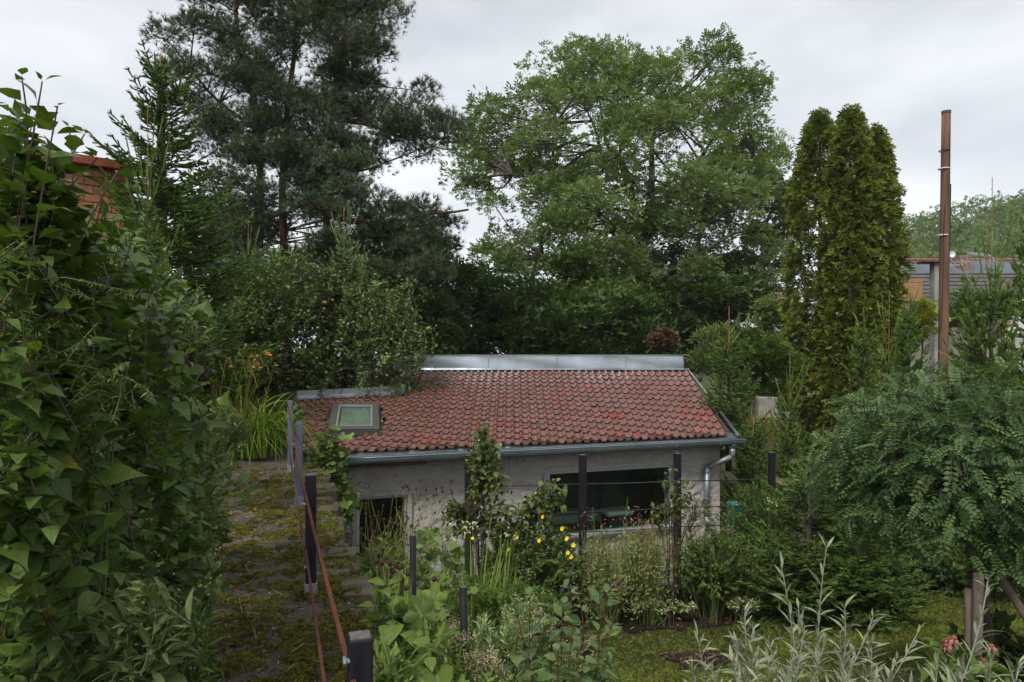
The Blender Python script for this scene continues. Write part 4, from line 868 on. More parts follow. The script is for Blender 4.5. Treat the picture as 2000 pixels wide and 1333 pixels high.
crown_tree('ash_tree', 'huge spreading ash tree with light green feathery crown behind the roof ridge', 'tree', at(1262, 790, DA), ash_l, C, R * 1.18, 42000, SPRAY, .285, L_ASH, seed=8, r0=.045, zsq=.8, core=.58)
# ---- lower right neighbour of the ash
q = sample_poly(rng, [(1480, 330), (1530, 300), (1560, 340), (1570, 480), (1540, 560), (1470, 560), (1460, 420)], 26); C = pix(q, 33 + 3 * rng.random(26)); R = .6 + .4 * rng.random(26)
crown_tree('walnut_tree', 'darker broad-leaved tree between the big ash and the tall thujas', 'tree', at(1500, 790, 33.5), [([at(1500, 790, 33.5), at(1500, 600, 33.5), at(1490, 470, 33.5), at(1530, 350, 34)], .22, .05), ([at(1492, 500, 33.5), at(1530, 430, 34), at(1545, 380, 34)], .1, .03)], C, R, 4800, SPRAY, .31, L_MID, seed=9)

# ---- three pines
DP = 20.
pine_poly = [(310, 75), (345, 60), (400, 130), (375, 40), (400, -40), (520, -60), (600, -40), (700, -60), (765, -20), (772, 60), (755, 120), (765, 165), (830, 180), (865, 215), (870, 260), (890, 285), (850, 320), (800, 305), (740, 300), (700, 350), (740, 400), (800, 405), (870, 408), (930, 408), (940, 425), (880, 440), (860, 520), (890, 570), (860, 600), (600, 600), (420, 560), (400, 480), (420, 380), (400, 260), (350, 180), (345, 120)]
pine_holes = [[(592, 135), (625, 125), (650, 165), (640, 185), (600, 180)], [(655, 240), (730, 250), (760, 290), (700, 285)], [(430, 195), (480, 190), (490, 230), (430, 235)], [(540, 225), (575, 220), (580, 260), (545, 255)], [(690, 370), (790, 320), (850, 340), (880, 390), (740, 385)], [(700, 40), (660, 30), (672, 70)], [(515, 10), (545, 20), (545, 60), (525, 60)], [(455, 250), (470, 250), (470, 300), (455, 300)]]
trunks = {0: [(500, 640, .8), (508, 450, .5), (506, 250, .3), (470, 100, .1), (455, -60, 0)], 1: [(560, 640, -.3), (553, 420, 0), (558, 250, .2), (575, 100, .4), (590, -70, .6)], 2: [(628, 640, -.8), (638, 430, -.6), (648, 240, -.8), (668, 100, -1), (690, -70, -1.2)]}
n = 340; q = sample_poly(rng, pine_poly, n, pine_holes); own = np.where(q[:, 0] < 520, 0, np.where(q[:, 0] < 610, 1, 2)); sw = rng.random(n); own = np.where((q[:, 1] > 380) & (sw < .35), rng.integers(0, 3, n), own)
lab = ['left pine of the three tall scots pines, with a drooping twig top', 'middle pine of the three tall scots pines with straight red trunk', 'right pine of the three tall scots pines with long boughs reaching right']
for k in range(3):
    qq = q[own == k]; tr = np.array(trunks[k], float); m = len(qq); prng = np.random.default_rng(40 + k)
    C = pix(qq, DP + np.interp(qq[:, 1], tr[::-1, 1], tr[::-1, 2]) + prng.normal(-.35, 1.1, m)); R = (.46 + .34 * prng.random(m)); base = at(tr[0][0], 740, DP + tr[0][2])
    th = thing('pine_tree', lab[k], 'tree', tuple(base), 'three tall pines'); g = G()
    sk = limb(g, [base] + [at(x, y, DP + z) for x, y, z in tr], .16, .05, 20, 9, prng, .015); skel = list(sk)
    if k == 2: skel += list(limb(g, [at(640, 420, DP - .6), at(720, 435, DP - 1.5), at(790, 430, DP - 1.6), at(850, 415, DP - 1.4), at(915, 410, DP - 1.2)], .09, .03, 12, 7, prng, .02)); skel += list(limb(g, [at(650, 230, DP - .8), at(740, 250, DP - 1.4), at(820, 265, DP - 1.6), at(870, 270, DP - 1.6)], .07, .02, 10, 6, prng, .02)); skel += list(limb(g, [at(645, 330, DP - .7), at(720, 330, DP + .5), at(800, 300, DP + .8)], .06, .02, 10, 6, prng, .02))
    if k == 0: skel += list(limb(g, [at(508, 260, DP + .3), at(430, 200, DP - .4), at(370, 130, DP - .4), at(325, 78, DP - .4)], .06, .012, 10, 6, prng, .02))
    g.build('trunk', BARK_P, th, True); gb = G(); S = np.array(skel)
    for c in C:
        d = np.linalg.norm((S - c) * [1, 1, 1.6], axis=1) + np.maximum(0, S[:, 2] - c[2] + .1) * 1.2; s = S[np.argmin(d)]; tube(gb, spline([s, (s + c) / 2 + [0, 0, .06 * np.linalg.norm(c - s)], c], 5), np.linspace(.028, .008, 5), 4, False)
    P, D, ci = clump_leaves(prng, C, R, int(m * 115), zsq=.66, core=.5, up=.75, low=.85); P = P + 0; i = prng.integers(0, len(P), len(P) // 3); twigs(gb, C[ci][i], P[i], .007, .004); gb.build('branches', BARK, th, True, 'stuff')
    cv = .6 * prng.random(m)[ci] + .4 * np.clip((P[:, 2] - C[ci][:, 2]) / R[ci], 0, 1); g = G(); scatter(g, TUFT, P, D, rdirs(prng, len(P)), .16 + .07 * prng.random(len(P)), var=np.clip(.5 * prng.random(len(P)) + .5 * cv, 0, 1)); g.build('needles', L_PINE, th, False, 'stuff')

# ---- dark shrubs and hedge trees behind the house
def blob_tree(name, label, cat, cx, cy, rx, ry, d, n, nleaf, size, lm, tm=SPRAY, seed=0, cr=.5, core=.4, group=None, bark=BARK):
    rng = np.random.default_rng(seed); u = rdirs(rng, n); k = rng.random((n, 1)) ** .45; c0 = at(cx, cy, d); s = d / F; C = c0 + u * k * np.array([rx * s, min(rx, ry) * s * .8, ry * s]); R = cr * (.7 + .6 * rng.random(n)); b = at(cx, 690, d); b[2] = min(gz(b), c0[2] - ry * s * .9)
    return crown_tree(name, label, cat, b, [([b, (b + c0) / 2 + rng.normal(0, .1, 3), c0 + [0, 0, ry * s * .6]], .05 + .012 * ry * s, .02)], C, R, nleaf, tm, size, lm, bark, seed + 50, .025, group, core=core)
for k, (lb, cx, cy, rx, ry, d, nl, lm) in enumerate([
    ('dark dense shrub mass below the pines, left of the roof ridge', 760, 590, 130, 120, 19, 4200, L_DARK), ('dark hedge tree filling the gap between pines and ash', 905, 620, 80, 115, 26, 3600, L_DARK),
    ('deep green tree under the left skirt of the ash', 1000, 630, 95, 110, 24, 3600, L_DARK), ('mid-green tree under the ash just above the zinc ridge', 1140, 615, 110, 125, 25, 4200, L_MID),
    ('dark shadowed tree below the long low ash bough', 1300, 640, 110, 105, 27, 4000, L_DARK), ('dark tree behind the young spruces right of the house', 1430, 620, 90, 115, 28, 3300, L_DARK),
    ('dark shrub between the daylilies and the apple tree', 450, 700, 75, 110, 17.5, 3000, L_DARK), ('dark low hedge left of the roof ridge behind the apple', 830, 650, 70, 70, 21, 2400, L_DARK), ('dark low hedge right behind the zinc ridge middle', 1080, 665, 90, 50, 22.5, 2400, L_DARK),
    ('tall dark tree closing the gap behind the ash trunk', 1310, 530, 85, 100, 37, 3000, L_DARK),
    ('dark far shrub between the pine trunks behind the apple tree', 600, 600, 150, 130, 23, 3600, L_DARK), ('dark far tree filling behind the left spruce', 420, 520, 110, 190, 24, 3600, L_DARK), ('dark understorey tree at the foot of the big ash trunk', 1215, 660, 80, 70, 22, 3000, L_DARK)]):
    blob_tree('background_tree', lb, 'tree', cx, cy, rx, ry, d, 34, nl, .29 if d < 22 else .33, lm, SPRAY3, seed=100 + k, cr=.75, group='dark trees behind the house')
blob_tree('clipped_shrub', 'round clipped evergreen shrub left of the zinc ridge end', 'shrub', 866, 668, 30, 38, 18, 16, 3000, .09, L_DARK, FAN, seed=120, cr=.22, core=.6)
blob_tree('brown_shrub', 'brown-leaved rounded shrub just above the right ridge end', 'shrub', 1300, 672, 42, 24, 18.5, 16, 2600, .1, L_BRN, OV3, seed=121, cr=.22)
for k, (lb, cx, cy, rx, ry, d, nl, lm, sz) in enumerate([
    ('grey-green willow shrub behind the young spruce right of the roof', 1400, 690, 62, 45, 19, 3600, L_PALE, .17), ('pale green shrub beside the thuja columns', 1490, 720, 55, 65, 18, 3600, L_MID, .16), ('light green sapling in front of the far cream house', 1507, 660, 22, 75, 21, 1500, L_PALE, .17)]):
    blob_tree('pale_shrub', lb, 'shrub', cx, cy, rx, ry, d, 20, nl, sz, lm, NAR3 if k == 0 else SPRAY, seed=130 + k, cr=.35, group='pale shrubs right of the house')
g = G(); rng = np.random.default_rng(77)
for px in np.linspace(1430, 1545, 30): strap_clump(g, rng, at(px, 850 + 25 * rng.random(), 16.3 + .6 * rng.random()), 18, .75, .3, .3, .007, 5)
tag(g.build('dry_grass', leaf_mat('dry_grass_blade', (.16, .13, .04), (.32, .24, .09), .7, .25)), 'tall straw-yellow dry grass below the pale wall block', 'grass', kind='stuff')
g = G(); p = at(1497, 805, 17.8); bbox_mesh(g, p, (.5, .3, .8), .03); tag(g.build('wall_block', plain('pale_concrete', (.34, .315, .275), .85, 0, (.22, .2, .175), 4, .4, 30, .01)), 'pale upright concrete wall block half hidden behind young spruces', 'concrete block')
g = G(); p = at(1535, 818, 18); bbox_mesh(g, p, (.5, .3, .35), .03); tag(g.build('wall_block', plain('grey_concrete', (.27, .25, .22), .85, 0, (.18, .17, .15), 4, .4, 30, .01)), 'low grey concrete block at the foot of the thujas', 'concrete block')

# ---- thuja columns
def thuja(label, cx, ctop, hw, d, seed, n=20500):
    rng = np.random.default_rng(seed); s = d / F; top = at(cx, ctop, d); base = np.array([top[0], d, gz(top)]); H = top[2] - base[2]; th = thing('thuja', label, 'tree', tuple(base), 'thuja columns')
    g = G(); tube(g, [base, base * .5 + top * .5, top - [0, 0, .3]], [.11, .08, .02], 7); g.build('trunk', BARK, th, True)
    m = n // 17; z = rng.random(m) ** .92; az = rng.random(m) * 2 * PI; prof = np.where(z < .6, 1 - .1 * np.abs(z - .3) / .3, .9 - .25 * (z - .6) / .4 - .58 * np.clip((z - .8) / .2, 0, 1) ** 1.7) * (1 - .25 * np.clip(.08 - z, 0, 1) / .08)
    lump = np.array([mnoise.noise((math.cos(a) * 1.3 + seed, math.sin(a) * 1.3, zz * H * .8)) for a, zz in zip(az, z)]); r = hw * s * np.maximum(prof, .02) * (1 + .3 * lump) * (.86 - .62 * rng.random(m) ** 1.9); o = np.stack([np.cos(az), np.sin(az), np.zeros(m)], 1); C = base + o * r[:, None] + np.stack([np.zeros(m), np.zeros(m), z * H], 1)
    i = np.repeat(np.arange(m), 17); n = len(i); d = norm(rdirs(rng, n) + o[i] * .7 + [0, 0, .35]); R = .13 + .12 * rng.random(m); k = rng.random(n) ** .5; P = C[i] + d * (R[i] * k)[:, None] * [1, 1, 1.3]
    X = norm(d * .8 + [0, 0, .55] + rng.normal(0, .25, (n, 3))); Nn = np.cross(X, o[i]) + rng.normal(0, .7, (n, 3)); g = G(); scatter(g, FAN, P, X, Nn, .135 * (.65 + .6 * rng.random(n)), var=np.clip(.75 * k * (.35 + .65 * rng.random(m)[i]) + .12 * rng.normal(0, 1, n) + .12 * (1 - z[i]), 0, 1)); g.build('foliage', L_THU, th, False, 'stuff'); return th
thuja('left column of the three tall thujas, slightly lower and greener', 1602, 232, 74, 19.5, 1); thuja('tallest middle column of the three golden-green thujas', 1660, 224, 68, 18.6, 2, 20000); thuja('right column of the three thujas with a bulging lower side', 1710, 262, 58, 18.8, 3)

# ---- left spruce pair
gn, gt, gl = spruce(31, 6.7, 2.35, dens=24, nl=.046, nwid=.013, whorls=30, leader=.07, droop=.28, sub=.95, lead_sh=12, nbr=8)
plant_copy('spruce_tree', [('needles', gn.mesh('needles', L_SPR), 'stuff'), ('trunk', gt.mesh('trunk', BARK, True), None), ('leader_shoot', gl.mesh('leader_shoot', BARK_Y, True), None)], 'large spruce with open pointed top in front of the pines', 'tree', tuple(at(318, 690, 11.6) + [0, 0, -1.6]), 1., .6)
SPK = [(2.6, 1.15), (2.2, .8), (2.2, .75), (2.6, .8)]
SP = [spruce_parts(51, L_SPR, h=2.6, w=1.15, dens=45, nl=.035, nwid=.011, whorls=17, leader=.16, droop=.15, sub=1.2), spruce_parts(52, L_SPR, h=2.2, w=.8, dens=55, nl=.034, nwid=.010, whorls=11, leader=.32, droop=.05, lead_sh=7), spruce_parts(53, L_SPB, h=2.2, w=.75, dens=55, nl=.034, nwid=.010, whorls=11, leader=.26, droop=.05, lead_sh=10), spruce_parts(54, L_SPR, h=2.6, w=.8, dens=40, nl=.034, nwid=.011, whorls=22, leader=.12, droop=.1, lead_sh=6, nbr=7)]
def put_spruce(k, label, px, top_py, d, hw, rz=0., base=None):
    p = at(px, top_py, d); z0 = gz(p) if base is None else (690 - base) / F * d; H, w = SPK[k]; sx = hw * d / F / w; sz = (p[2] - z0) / H
    plant_copy('young_spruce', SP[k], label, 'spruce', (p[0], p[1], z0), (sx, sx, sz), rz, 'young spruces')
put_spruce(1, 'slim spruce with long bare leader between lilac and big spruce', 291, 205, 9.6, 90, 1.)
put_spruce(1, 'young spruce with forked bare top right of the roof', 1423, 600, 15.5, 85, 2., 900)
put_spruce(2, 'blue-grey young spruce poking above the apple tree', 672, 405, 16.5, 75, 0.)
put_spruce(1, 'spindly spruce leader left of the blue-grey one above the apple tree', 484, 425, 15.5, 60, 3.)
put_spruce(0, 'wide dark spruce on the lawn right of the magenta flowers', 1580, 885, 11.0, 165, .4)
put_spruce(0, 'dark spruce half under the robinia crown', 1690, 930, 10.6, 150, 2.4)
put_spruce(3, 'young spruce with bare leader in front of the thujas', 1690, 600, 13., 85, 5.)
put_spruce(1, 'thin young spruce left of the thuja foot', 1543, 690, 14., 70, 1.4)
put_spruce(0, 'bushy spruce right below the house gutter end', 1470, 815, 14.8, 90, 1.2)
put_spruce(1, 'tall spruce with bare spike at the right picture edge', 1935, 352, 12., 105, 2.2)
put_spruce(3, 'spruce cut by the right picture edge behind the robinia', 2015, 385, 13., 100, 4.2)
put_spruce(3, 'broad young spruce in front of the low outbuilding', 1893, 505, 13.6, 85, 2.9)
put_spruce(3, 'young spruce left of the wooden utility pole', 1776, 560, 14., 75, .3)
put_spruce(1, 'smallest young spruce beside the thuja foot on its right', 1735, 570, 15., 60, 3.3)
put_spruce(0, 'low spruce between the compost box and the thujas', 1610, 830, 13.4, 90, 5.1)
blob_tree('roadside_shrub', 'green shrub hiding the foot of the village roofs right of the pole', 'shrub', 1915, 612, 75, 40, 21, 16, 2200, .17, L_MID, SPRAY3, seed=141, cr=.4)
blob_tree('golden_shrub', 'golden yellow shrub behind the young spruce by the pole', 'shrub', 1805, 630, 26, 42, 20, 14, 1500, .12, L_YEL, FAN, seed=140, cr=.25)

# ---- apple tree over the roof edge
rng = np.random.default_rng(91); DAp = 16.0
app_poly = [(420, 560), (445, 530), (520, 480), (600, 500), (660, 520), (720, 480), (722, 540), (770, 560), (805, 530), (800, 600), (845, 625), (850, 660), (825, 690), (815, 740), (780, 768), (700, 772), (620, 772), (540, 762), (500, 720), (440, 690), (415, 620)]
q = sample_poly(rng, app_poly, 620, [[(655, 700), (700, 690), (700, 755), (660, 755)]]); C = pix(q, DAp + (rng.random(620) * 2 - 1) * 1.3); base = at(618, 815, DAp + .3)
D = norm(rng.normal(0, .45, C.shape) + [0, 0, .75] + (C - at(620, 650, DAp)) * [.25, .3, .2]); th = thing('apple_tree', 'apple tree with small green apples hanging over the roof corner', 'tree', tuple(base)); g = G()
sk = []
for pts, a, b in [([base - [0, 0, .3], at(615, 770, DAp + .2), at(600, 700, DAp)], .12, .09), ([at(600, 710, DAp), at(540, 640, DAp - .3), at(480, 580, DAp - .3)], .07, .02), ([at(600, 705, DAp), at(640, 620, DAp + .2), at(650, 540, DAp)], .07, .02), ([at(602, 710, DAp), at(700, 660, DAp - .4), at(800, 650, DAp - .5)], .07, .02), ([at(610, 730, DAp), at(690, 720, DAp - .7), at(770, 730, DAp - .9)], .05, .02), ([at(540, 640, DAp - .3), at(460, 650, DAp - .6)], .04, .015)]: sk += list(limb(g, pts, a, b, 9, 7, rng, .02))
join_clusters(g, rng, C - D * .3, sk, .016); P, X, Nn, Lf, a, b = shoots(rng, C, D, .48, 7, 3, 1.0, .098, droop=.15, tip=.6, spiral=1.1); twigs(g, a, b, .004); g.build('trunk', BARK, th, True)
k = rng.random(len(P)) < 1.; P2 = C[rng.integers(0, 620, 9000)] + rng.normal(0, .16, (9000, 3)); g = G(); scatter(g, OV3, P, X, Nn, Lf, rng=rng); scatter(g, OV3, P2, rdirs(rng, 9000) + [0, 0, .1], rng.normal(0, .5, (9000, 3)) + [0, 0, 1], .09 * (.7 + .5 * rng.random(9000)), var=rng.random(9000) * .5, rng=rng); g.build('foliage', L_APP, th, False, 'stuff')
def apple_mesh(mat):
    g = G(); V = []; m, k = 7, 10
    for i in range(m):
        t = PI * (i + .4) / (m - .2); r = math.sin(t) ** .85 * (1 + .08 * math.cos(t)); z = math.cos(t) * .86 - .16 * math.exp(-(math.sin(t) / .35) ** 2) * (1 if t < 1.5 else -1)
        for j in range(k): V.append([r * math.cos(2 * PI * j / k) * .5, r * math.sin(2 * PI * j / k) * .5, z * .5])
    V += [[0, 0, .30], [0, 0, -.34]]; q = [[i * k + j, (i + 1) * k + j, (i + 1) * k + (j + 1) % k, i * k + (j + 1) % k] for i in range(m - 1) for j in range(k)]; g.add(np.array(V), [q, [[m * k, j, (j + 1) % k] for j in range(k)] + [[m * k + 1, (m - 1) * k + (j + 1) % k, (m - 1) * k + j] for j in range(k)]]); return g.mesh('apple', mat, True)
APM = [apple_mesh(plain('green_apple_skin', (.17, .21, .04), .4, 0, (.25, .24, .055), 40)), apple_mesh(plain('ruddy_apple_skin', (.32, .12, .045), .4, 0, (.32, .26, .06), 30))]
qa = sample_poly(rng, [(430, 600), (560, 560), (820, 620), (810, 740), (620, 765), (500, 720)], 75); PA = pix(qa, DAp - 1.35 + .5 * rng.random(75))
for i in range(58): inst('apple', APM[0 if rng.random() < .85 else 1], Matrix.Translation(PA[i]) @ Matrix.Rotation(rng.normal(0, .4), 4, 'X') @ Matrix.Scale(.062 + .018 * rng.random(), 4), th)
for px, py, lb in ((796, 800, 'fallen apple on the tiles right of the skylight, upper one'), (778, 807, 'fallen apple on the tiles a little right of the skylight top corner'), (746, 828, 'reddish fallen apple touching the right side of the skylight'), (690, 790, 'fallen apple on the tiles just above the skylight'), (620, 791, 'leftmost fallen apple on the roof tiles'), (748, 778, 'fallen apple below the left top flashing end'), (802, 786, 'fallen apple at the step of the roof edge'), (860, 772, 'rightmost fallen apple below the leafy bough')):
    a, s = on_roof(px, py); o = inst('fallen_apple', APM[int(rng.random() < .4)], Matrix.Translation(rp(a, s, .05)) @ Matrix.Rotation(rng.random() * 3, 4, 'X') @ Matrix.Scale(.055, 4)); tag(o, lb, 'apple', 'fallen apples on the roof')
g = G(); n = 260; P = []
for _ in range(n):
    a, s = on_roof(595 + 260 * rng.random() ** 1., 775 + 75 * rng.random()); P.append(rp(a, s, .045))
scatter(g, OV3, np.array(P), rdirs(rng, n), np.tile([0, -.25, 1.], (n, 1)) + rng.normal(0, .3, (n, 3)), .03 + .025 * rng.random(n), rng=rng); tag(g.build('fallen_leaves', leaf_mat('fallen_leaf', (.10, .075, .03), (.30, .24, .08), .7, .1)), 'yellowish fallen leaves lying on the tiles under the apple tree', 'leaf litter', kind='stuff')
# the apple bough lying on the upper tiles
T_ = np.array([rp(*on_roof(x, y), .12) for x, y in sample_poly(rng, [(800, 735), (880, 730), (895, 752), (845, 768), (800, 775)], 34)])
grow_bush('fallen_bough', 'leafy apple bough resting on the upper roof tiles', 'branch', at(812, 752, 15.9), T_, norm(rng.normal(0, .5, T_.shape) + [.6, -.2, .3]), .25, 6, [OV3], .06, L_APP, None, 0, TWIG, 3, seed=93, stems=6, r0=.008, spiral=1.1)

# ================================================================== NEAR SHRUBS AND GARDEN PLANTS
def depth_tips(rng, poly, n, dfun, back, holes=()):
    q = sample_poly(rng, poly, n, holes); d = dfun(q[:, 0], q[:, 1]) + back * rng.random(n) ** 1.6; return pix(q, d)
# ---- lilac beside the camera
L_LIL = leaf_mat('lilac_leaf', (.07, .12, .035), (.105, .155, .048), .42, .3, (.10, .13, .04), False, yellow=(.30, .26, .03), spec=.35)
L_LILO = leaf_mat('lilac_leaf_single', (.07, .12, .035), (.105, .155, .048), .42, .3, (.11, .14, .045), True, yellow=(.30, .26, .03), spec=.35)
rng = np.random.default_rng(201)
lil_poly = [(-120, 350), (0, 310), (90, 305), (150, 350), (240, 400), (300, 500), (350, 590), (395, 700), (400, 800), (425, 900), (410, 1000), (440, 1090), (440, 1200), (380, 1240), (300, 1180), (180, 1330), (-120, 1400)]
dl = lambda x, y: 1.75 + 1.55 * np.clip(x / 430, -.1, 1) ** 1.2 + .3 * np.clip((700 - y) / 500, 0, 1)
T_ = depth_tips(rng, lil_poly, 600, dl, .8); n = len(T_)
D_ = norm(np.stack([.35 + rng.normal(0, .3, n), -.25 + rng.normal(0, .3, n), .75 + rng.normal(0, .25, n)], 1))
T0 = depth_tips(rng, [(-60, 235), (50, 225), (95, 275), (135, 340), (60, 380), (-60, 360)], 46, dl, .5); T_ = np.vstack([T_, T0]); D_ = np.vstack([D_, norm(np.stack([.15 + rng.normal(0, .2, 46), rng.normal(0, .2, 46), np.full(46, 1.)], 1))]); n = len(T_)
ex = [(42, 150, 2.05), (82, 160, 2.1), (112, 208, 2.0), (165, 262, 2.25), (0, 205, 1.95), (230, 336, 2.4), (20, 240, 2.2), (60, 230, 2.3), (135, 250, 2.4), (268, 420, 2.6), (305, 500, 2.7), (350, 560, 2.9), (388, 640, 3.1), (100, 300, 2.2), (200, 390, 2.4), (190, 310, 2.3), (30, 300, 2.1), (-10, 260, 2.)]
Te = np.array([at(*e) for e in ex]); De = norm(np.array([[.12 + .1 * rng.normal() + (.25 if e[0] > 150 else 0), .05, 1.] for e in ex]))
th = grow_bush('lilac_bush', 'large lilac bush with heart-shaped leaves filling the left edge', 'bush', ab(-1.75, 2.6, -1.64), np.vstack([T_, Te]), np.vstack([D_, De]), np.concatenate([.30 + .1 * rng.random(n), np.full(len(Te), .62)]), 8, LILAC, .082, L_LIL, L_LILO, 300, TWIG_P, 2, 1.1, .18, 202, 26, .013, tip=.55, tw=.0032, vis=18., lo=LILAC_LO)
# second shrub further along the path (smaller oval leaves, some yellow)
L_COR = leaf_mat('cornel_leaf', (.04, .075, .018), (.10, .15, .042), .42, .3, None, False, yellow=(.38, .34, .04), spec=.35); L_CORO = leaf_mat('cornel_leaf_single', (.04, .075, .018), (.10, .15, .042), .42, .3, (.11, .14, .045), True, yellow=(.38, .34, .04), spec=.35)
T_ = depth_tips(rng, [(300, 560), (345, 560), (395, 620), (405, 700), (395, 800), (410, 900), (450, 1010), (425, 1050), (370, 980), (330, 800)], 190, lambda x, y: 3.7 + .9 * np.clip((x - 330) / 120, 0, 1), .8); n = len(T_)
grow_bush('cornel_bush', 'bush with smaller pointed leaves, some yellow, behind the lilac', 'bush', ab(-1.3, 4.6, -1.64), T_, norm(np.stack([.4 + rng.normal(0, .3, n), -.2 + rng.normal(0, .3, n), .6 + rng.normal(0, .25, n)], 1)), .36, 6, DOG, .085, L_COR, L_CORO, 200, TWIG_P, 2, 1.1, .3, 203, 14, .011, tip=.6, vis=14.)
# dense small-leaved sapling in front of the big spruce
T_ = depth_tips(rng, [(255, 450), (285, 400), (310, 440), (330, 520), (380, 545), (410, 580), (400, 630), (370, 630), (320, 570), (260, 510)], 110, lambda x, y: 5.6 + 0 * x, 1.3); n = len(T_)
L_PLM = leaf_mat('plum_leaf', (.04, .075, .024), (.095, .145, .05), .4, .25, spec=.4)
grow_bush('plum_sapling', 'small-leaved glossy sapling in front of the large spruce', 'tree', at(350, 1020, 6.4), T_, norm(rng.normal(0, .3, (n, 3)) + [.15, 0, 1]), .5, 12, [OVAL], .058, L_PLM, None, 0, TWIG, 2, 1., .15, 204, 14, .016, spiral=1.2, tip=.6)
# nettle and low herbs at the foot of the lilac
L_SAGE = leaf_mat('sage_leaf', (.075, .10, .052), (.145, .175, .095), .65, .25, None, spec=.25); L_SAGEO = leaf_mat('sage_leaf_single', (.075, .10, .052), (.145, .175, .095), .65, .25, (.17, .2, .11), True, spec=.25)
T_ = depth_tips(rng, [(230, 1180), (290, 1130), (330, 1190), (330, 1310), (240, 1350)], 34, lambda x, y: 2.05 + .0 * x, .35); n = len(T_)
grow_bush('sage_plant', 'grey-green sage with long soft leaves at the foot of the lilac', 'plant', ab(-.85, 2.05, -1.62), T_, norm(rng.normal(0, .35, (n, 3)) + [.2, -.2, .8]), .2, 6, [leaf_t([.02, .1, .13, .12, .07, 0], .3, c, .1) for c in (-.1, -.35)], .09, L_SAGE, L_SAGEO, 150, TWIG_G, 2, .95, .15, 205, 8, .005, tip=.6, vis=16.)
T_ = depth_tips(rng, [(330, 1180), (400, 1170), (420, 1260), (400, 1340), (320, 1340)], 46, lambda x, y: 2.5 + 0 * x, .3); n = len(T_)
hy = grow_bush('hyssop_plant', 'low herb with small violet flowers at the path edge by the lilac', 'plant', ab(-.75, 2.7, -1.62), T_, norm(rng.normal(0, .3, (n, 3)) + [.2, -.1, 1]), .22, 8, [LANCE], .06, L_COR, None, 0, TWIG_G, 2, .9, .1, 206, 8, .004, tip=.7)
g = G(); P = T_[rng.integers(0, n, 130)] + rng.normal(0, .03, (130, 3)) + [0, 0, .03]; scatter(g, OV3, P, rdirs(rng, 130), rdirs(rng, 130), .014, rng=rng); g.build('flowers', leaf_mat('violet_petal', (.22, .14, .36), (.4, .3, .55), .6, .3), hy, False, 'stuff')
L_NET = leaf_mat('nettle_leaf', (.05, .085, .03), (.11, .16, .06), .6, .25)
for k, (lb, px, py, d) in enumerate([('pale seeding nettle rising out of the lilac, upper one', 50, 500, 1.95), ('pale seeding nettle rising out of the lilac, lower one', 215, 715, 2.1), ('pale seeding nettle at the left edge of the lilac', 25, 640, 1.9)]):
    T_ = at(px, py, d) + rng.normal(0, .05, (10, 3)); grow_bush('nettle_plant', lb, 'plant', at(px - 40, py + 500, d + .3), T_, norm(rng.normal(0, .5, (10, 3)) + [.3, 0, .8]), .16, 14, [NAR3], .022, L_PALE, None, 0, TWIG_G, 3, 1.1, .6, 207 + k, 3, .004, tw=.0015, group='seeding nettles in the lilac')
# ground ivy strip left of the path
T_ = np.array([ab(-1.05 + .45 * rng.random() ** 1.5, 4.4 + 6 * rng.random(), -1.6 + .22 * rng.random()) for _ in range(150)]); n = len(T_)
grow_bush('strawberry_patch', 'low trailing leafy ground cover along the left edge of the wall top', 'ground cover', ab(-1.0, 7., -1.62), T_, norm(rng.normal(0, .4, (n, 3)) + [.4, -.2, .5]), .2, 5, [OVAL], .075, L_COR, None, 0, TWIG_G, 2, 1., .1, 211, 10, .004)
# ---- daylilies with orange flowers
b = np.array([atz(x, y, -1.6) for x, y in ((455, 905), (495, 900), (525, 893))]); base = b.mean(0); th = thing('daylily_clump', 'arching daylily clump with orange flowers at the far end of the wall top', 'plant', tuple(base)); g = G()
L_DAY = leaf_mat('daylily_blade', (.09, .14, .025), (.19, .25, .06), .5, .3, spec=.3)
for q in b: strap_clump(g, rng, q + [0, .3, .05], 95, 1.15, .3, 1.0, .011, 9)
for px in (415, 440, 470): strap_clump(g, rng, atz(px, 920, -1.6) + [0, .9, .05], 60, 1.25, .3, .7, .011, 9)
g.build('blades', L_DAY, th, True, 'stuff')
g = G(); FL = flower_mesh('flower', 6, 1., leaf_mat('orange_petal', (.62, .15, .03), (.75, .24, .05), .5, .3), .9, .3, 1); BUD = flower_mesh('withered_bloom', 4, 1., leaf_mat('salmon_bud', (.42, .2, .1), (.55, .3, .17), .6, .2), 3., .25, 2)
st = [(412, 692, 1), (520, 694, 1), (478, 680, 0), (441, 706, 0), (446, 720, 0), (495, 710, 0), (500, 716, 0), (490, 722, 0), (505, 724, 0), (534, 717, 0), (462, 700, 2), (510, 740, 2), (530, 760, 2), (400, 730, 2), (425, 740, 2), (470, 730, 2), (455, 770, 2), (515, 780, 2), (486, 700, 0), (497, 700, 0)]
for x, y, k in st:
    t_ = at(x, y, 9.0 + .8 * rng.random()); r_ = base + [rng.normal(-.25, .2), rng.normal(.3, .15), 0]; tube(g, spline([r_, (r_ + t_) / 2 + [-.06, 0, .12], t_], 7), np.linspace(.007, .0035, 7), 4, False)
    tube(g, [t_ - [.05, 0, .12], t_ + [-.09, 0, .02]], .004, 4, False)
    if k < 2: inst('flower' if k else 'withered_bloom', FL if k else BUD, Matrix.Translation(t_) @ Matrix.Rotation(rng.normal(.5, .3), 4, 'Y') @ Matrix.Rotation(rng.random() * 6, 4, 'Z') @ Matrix.Scale(.085 if k else .07, 4), th)
g.build('stalks', leaf_mat('daylily_stalk', (.13, .14, .03), (.24, .2, .06), .6, .1), th, True)
L_LAV = leaf_mat('lavender_leaf', (.12, .14, .085), (.21, .23, .15), .7, .2, spec=.2)
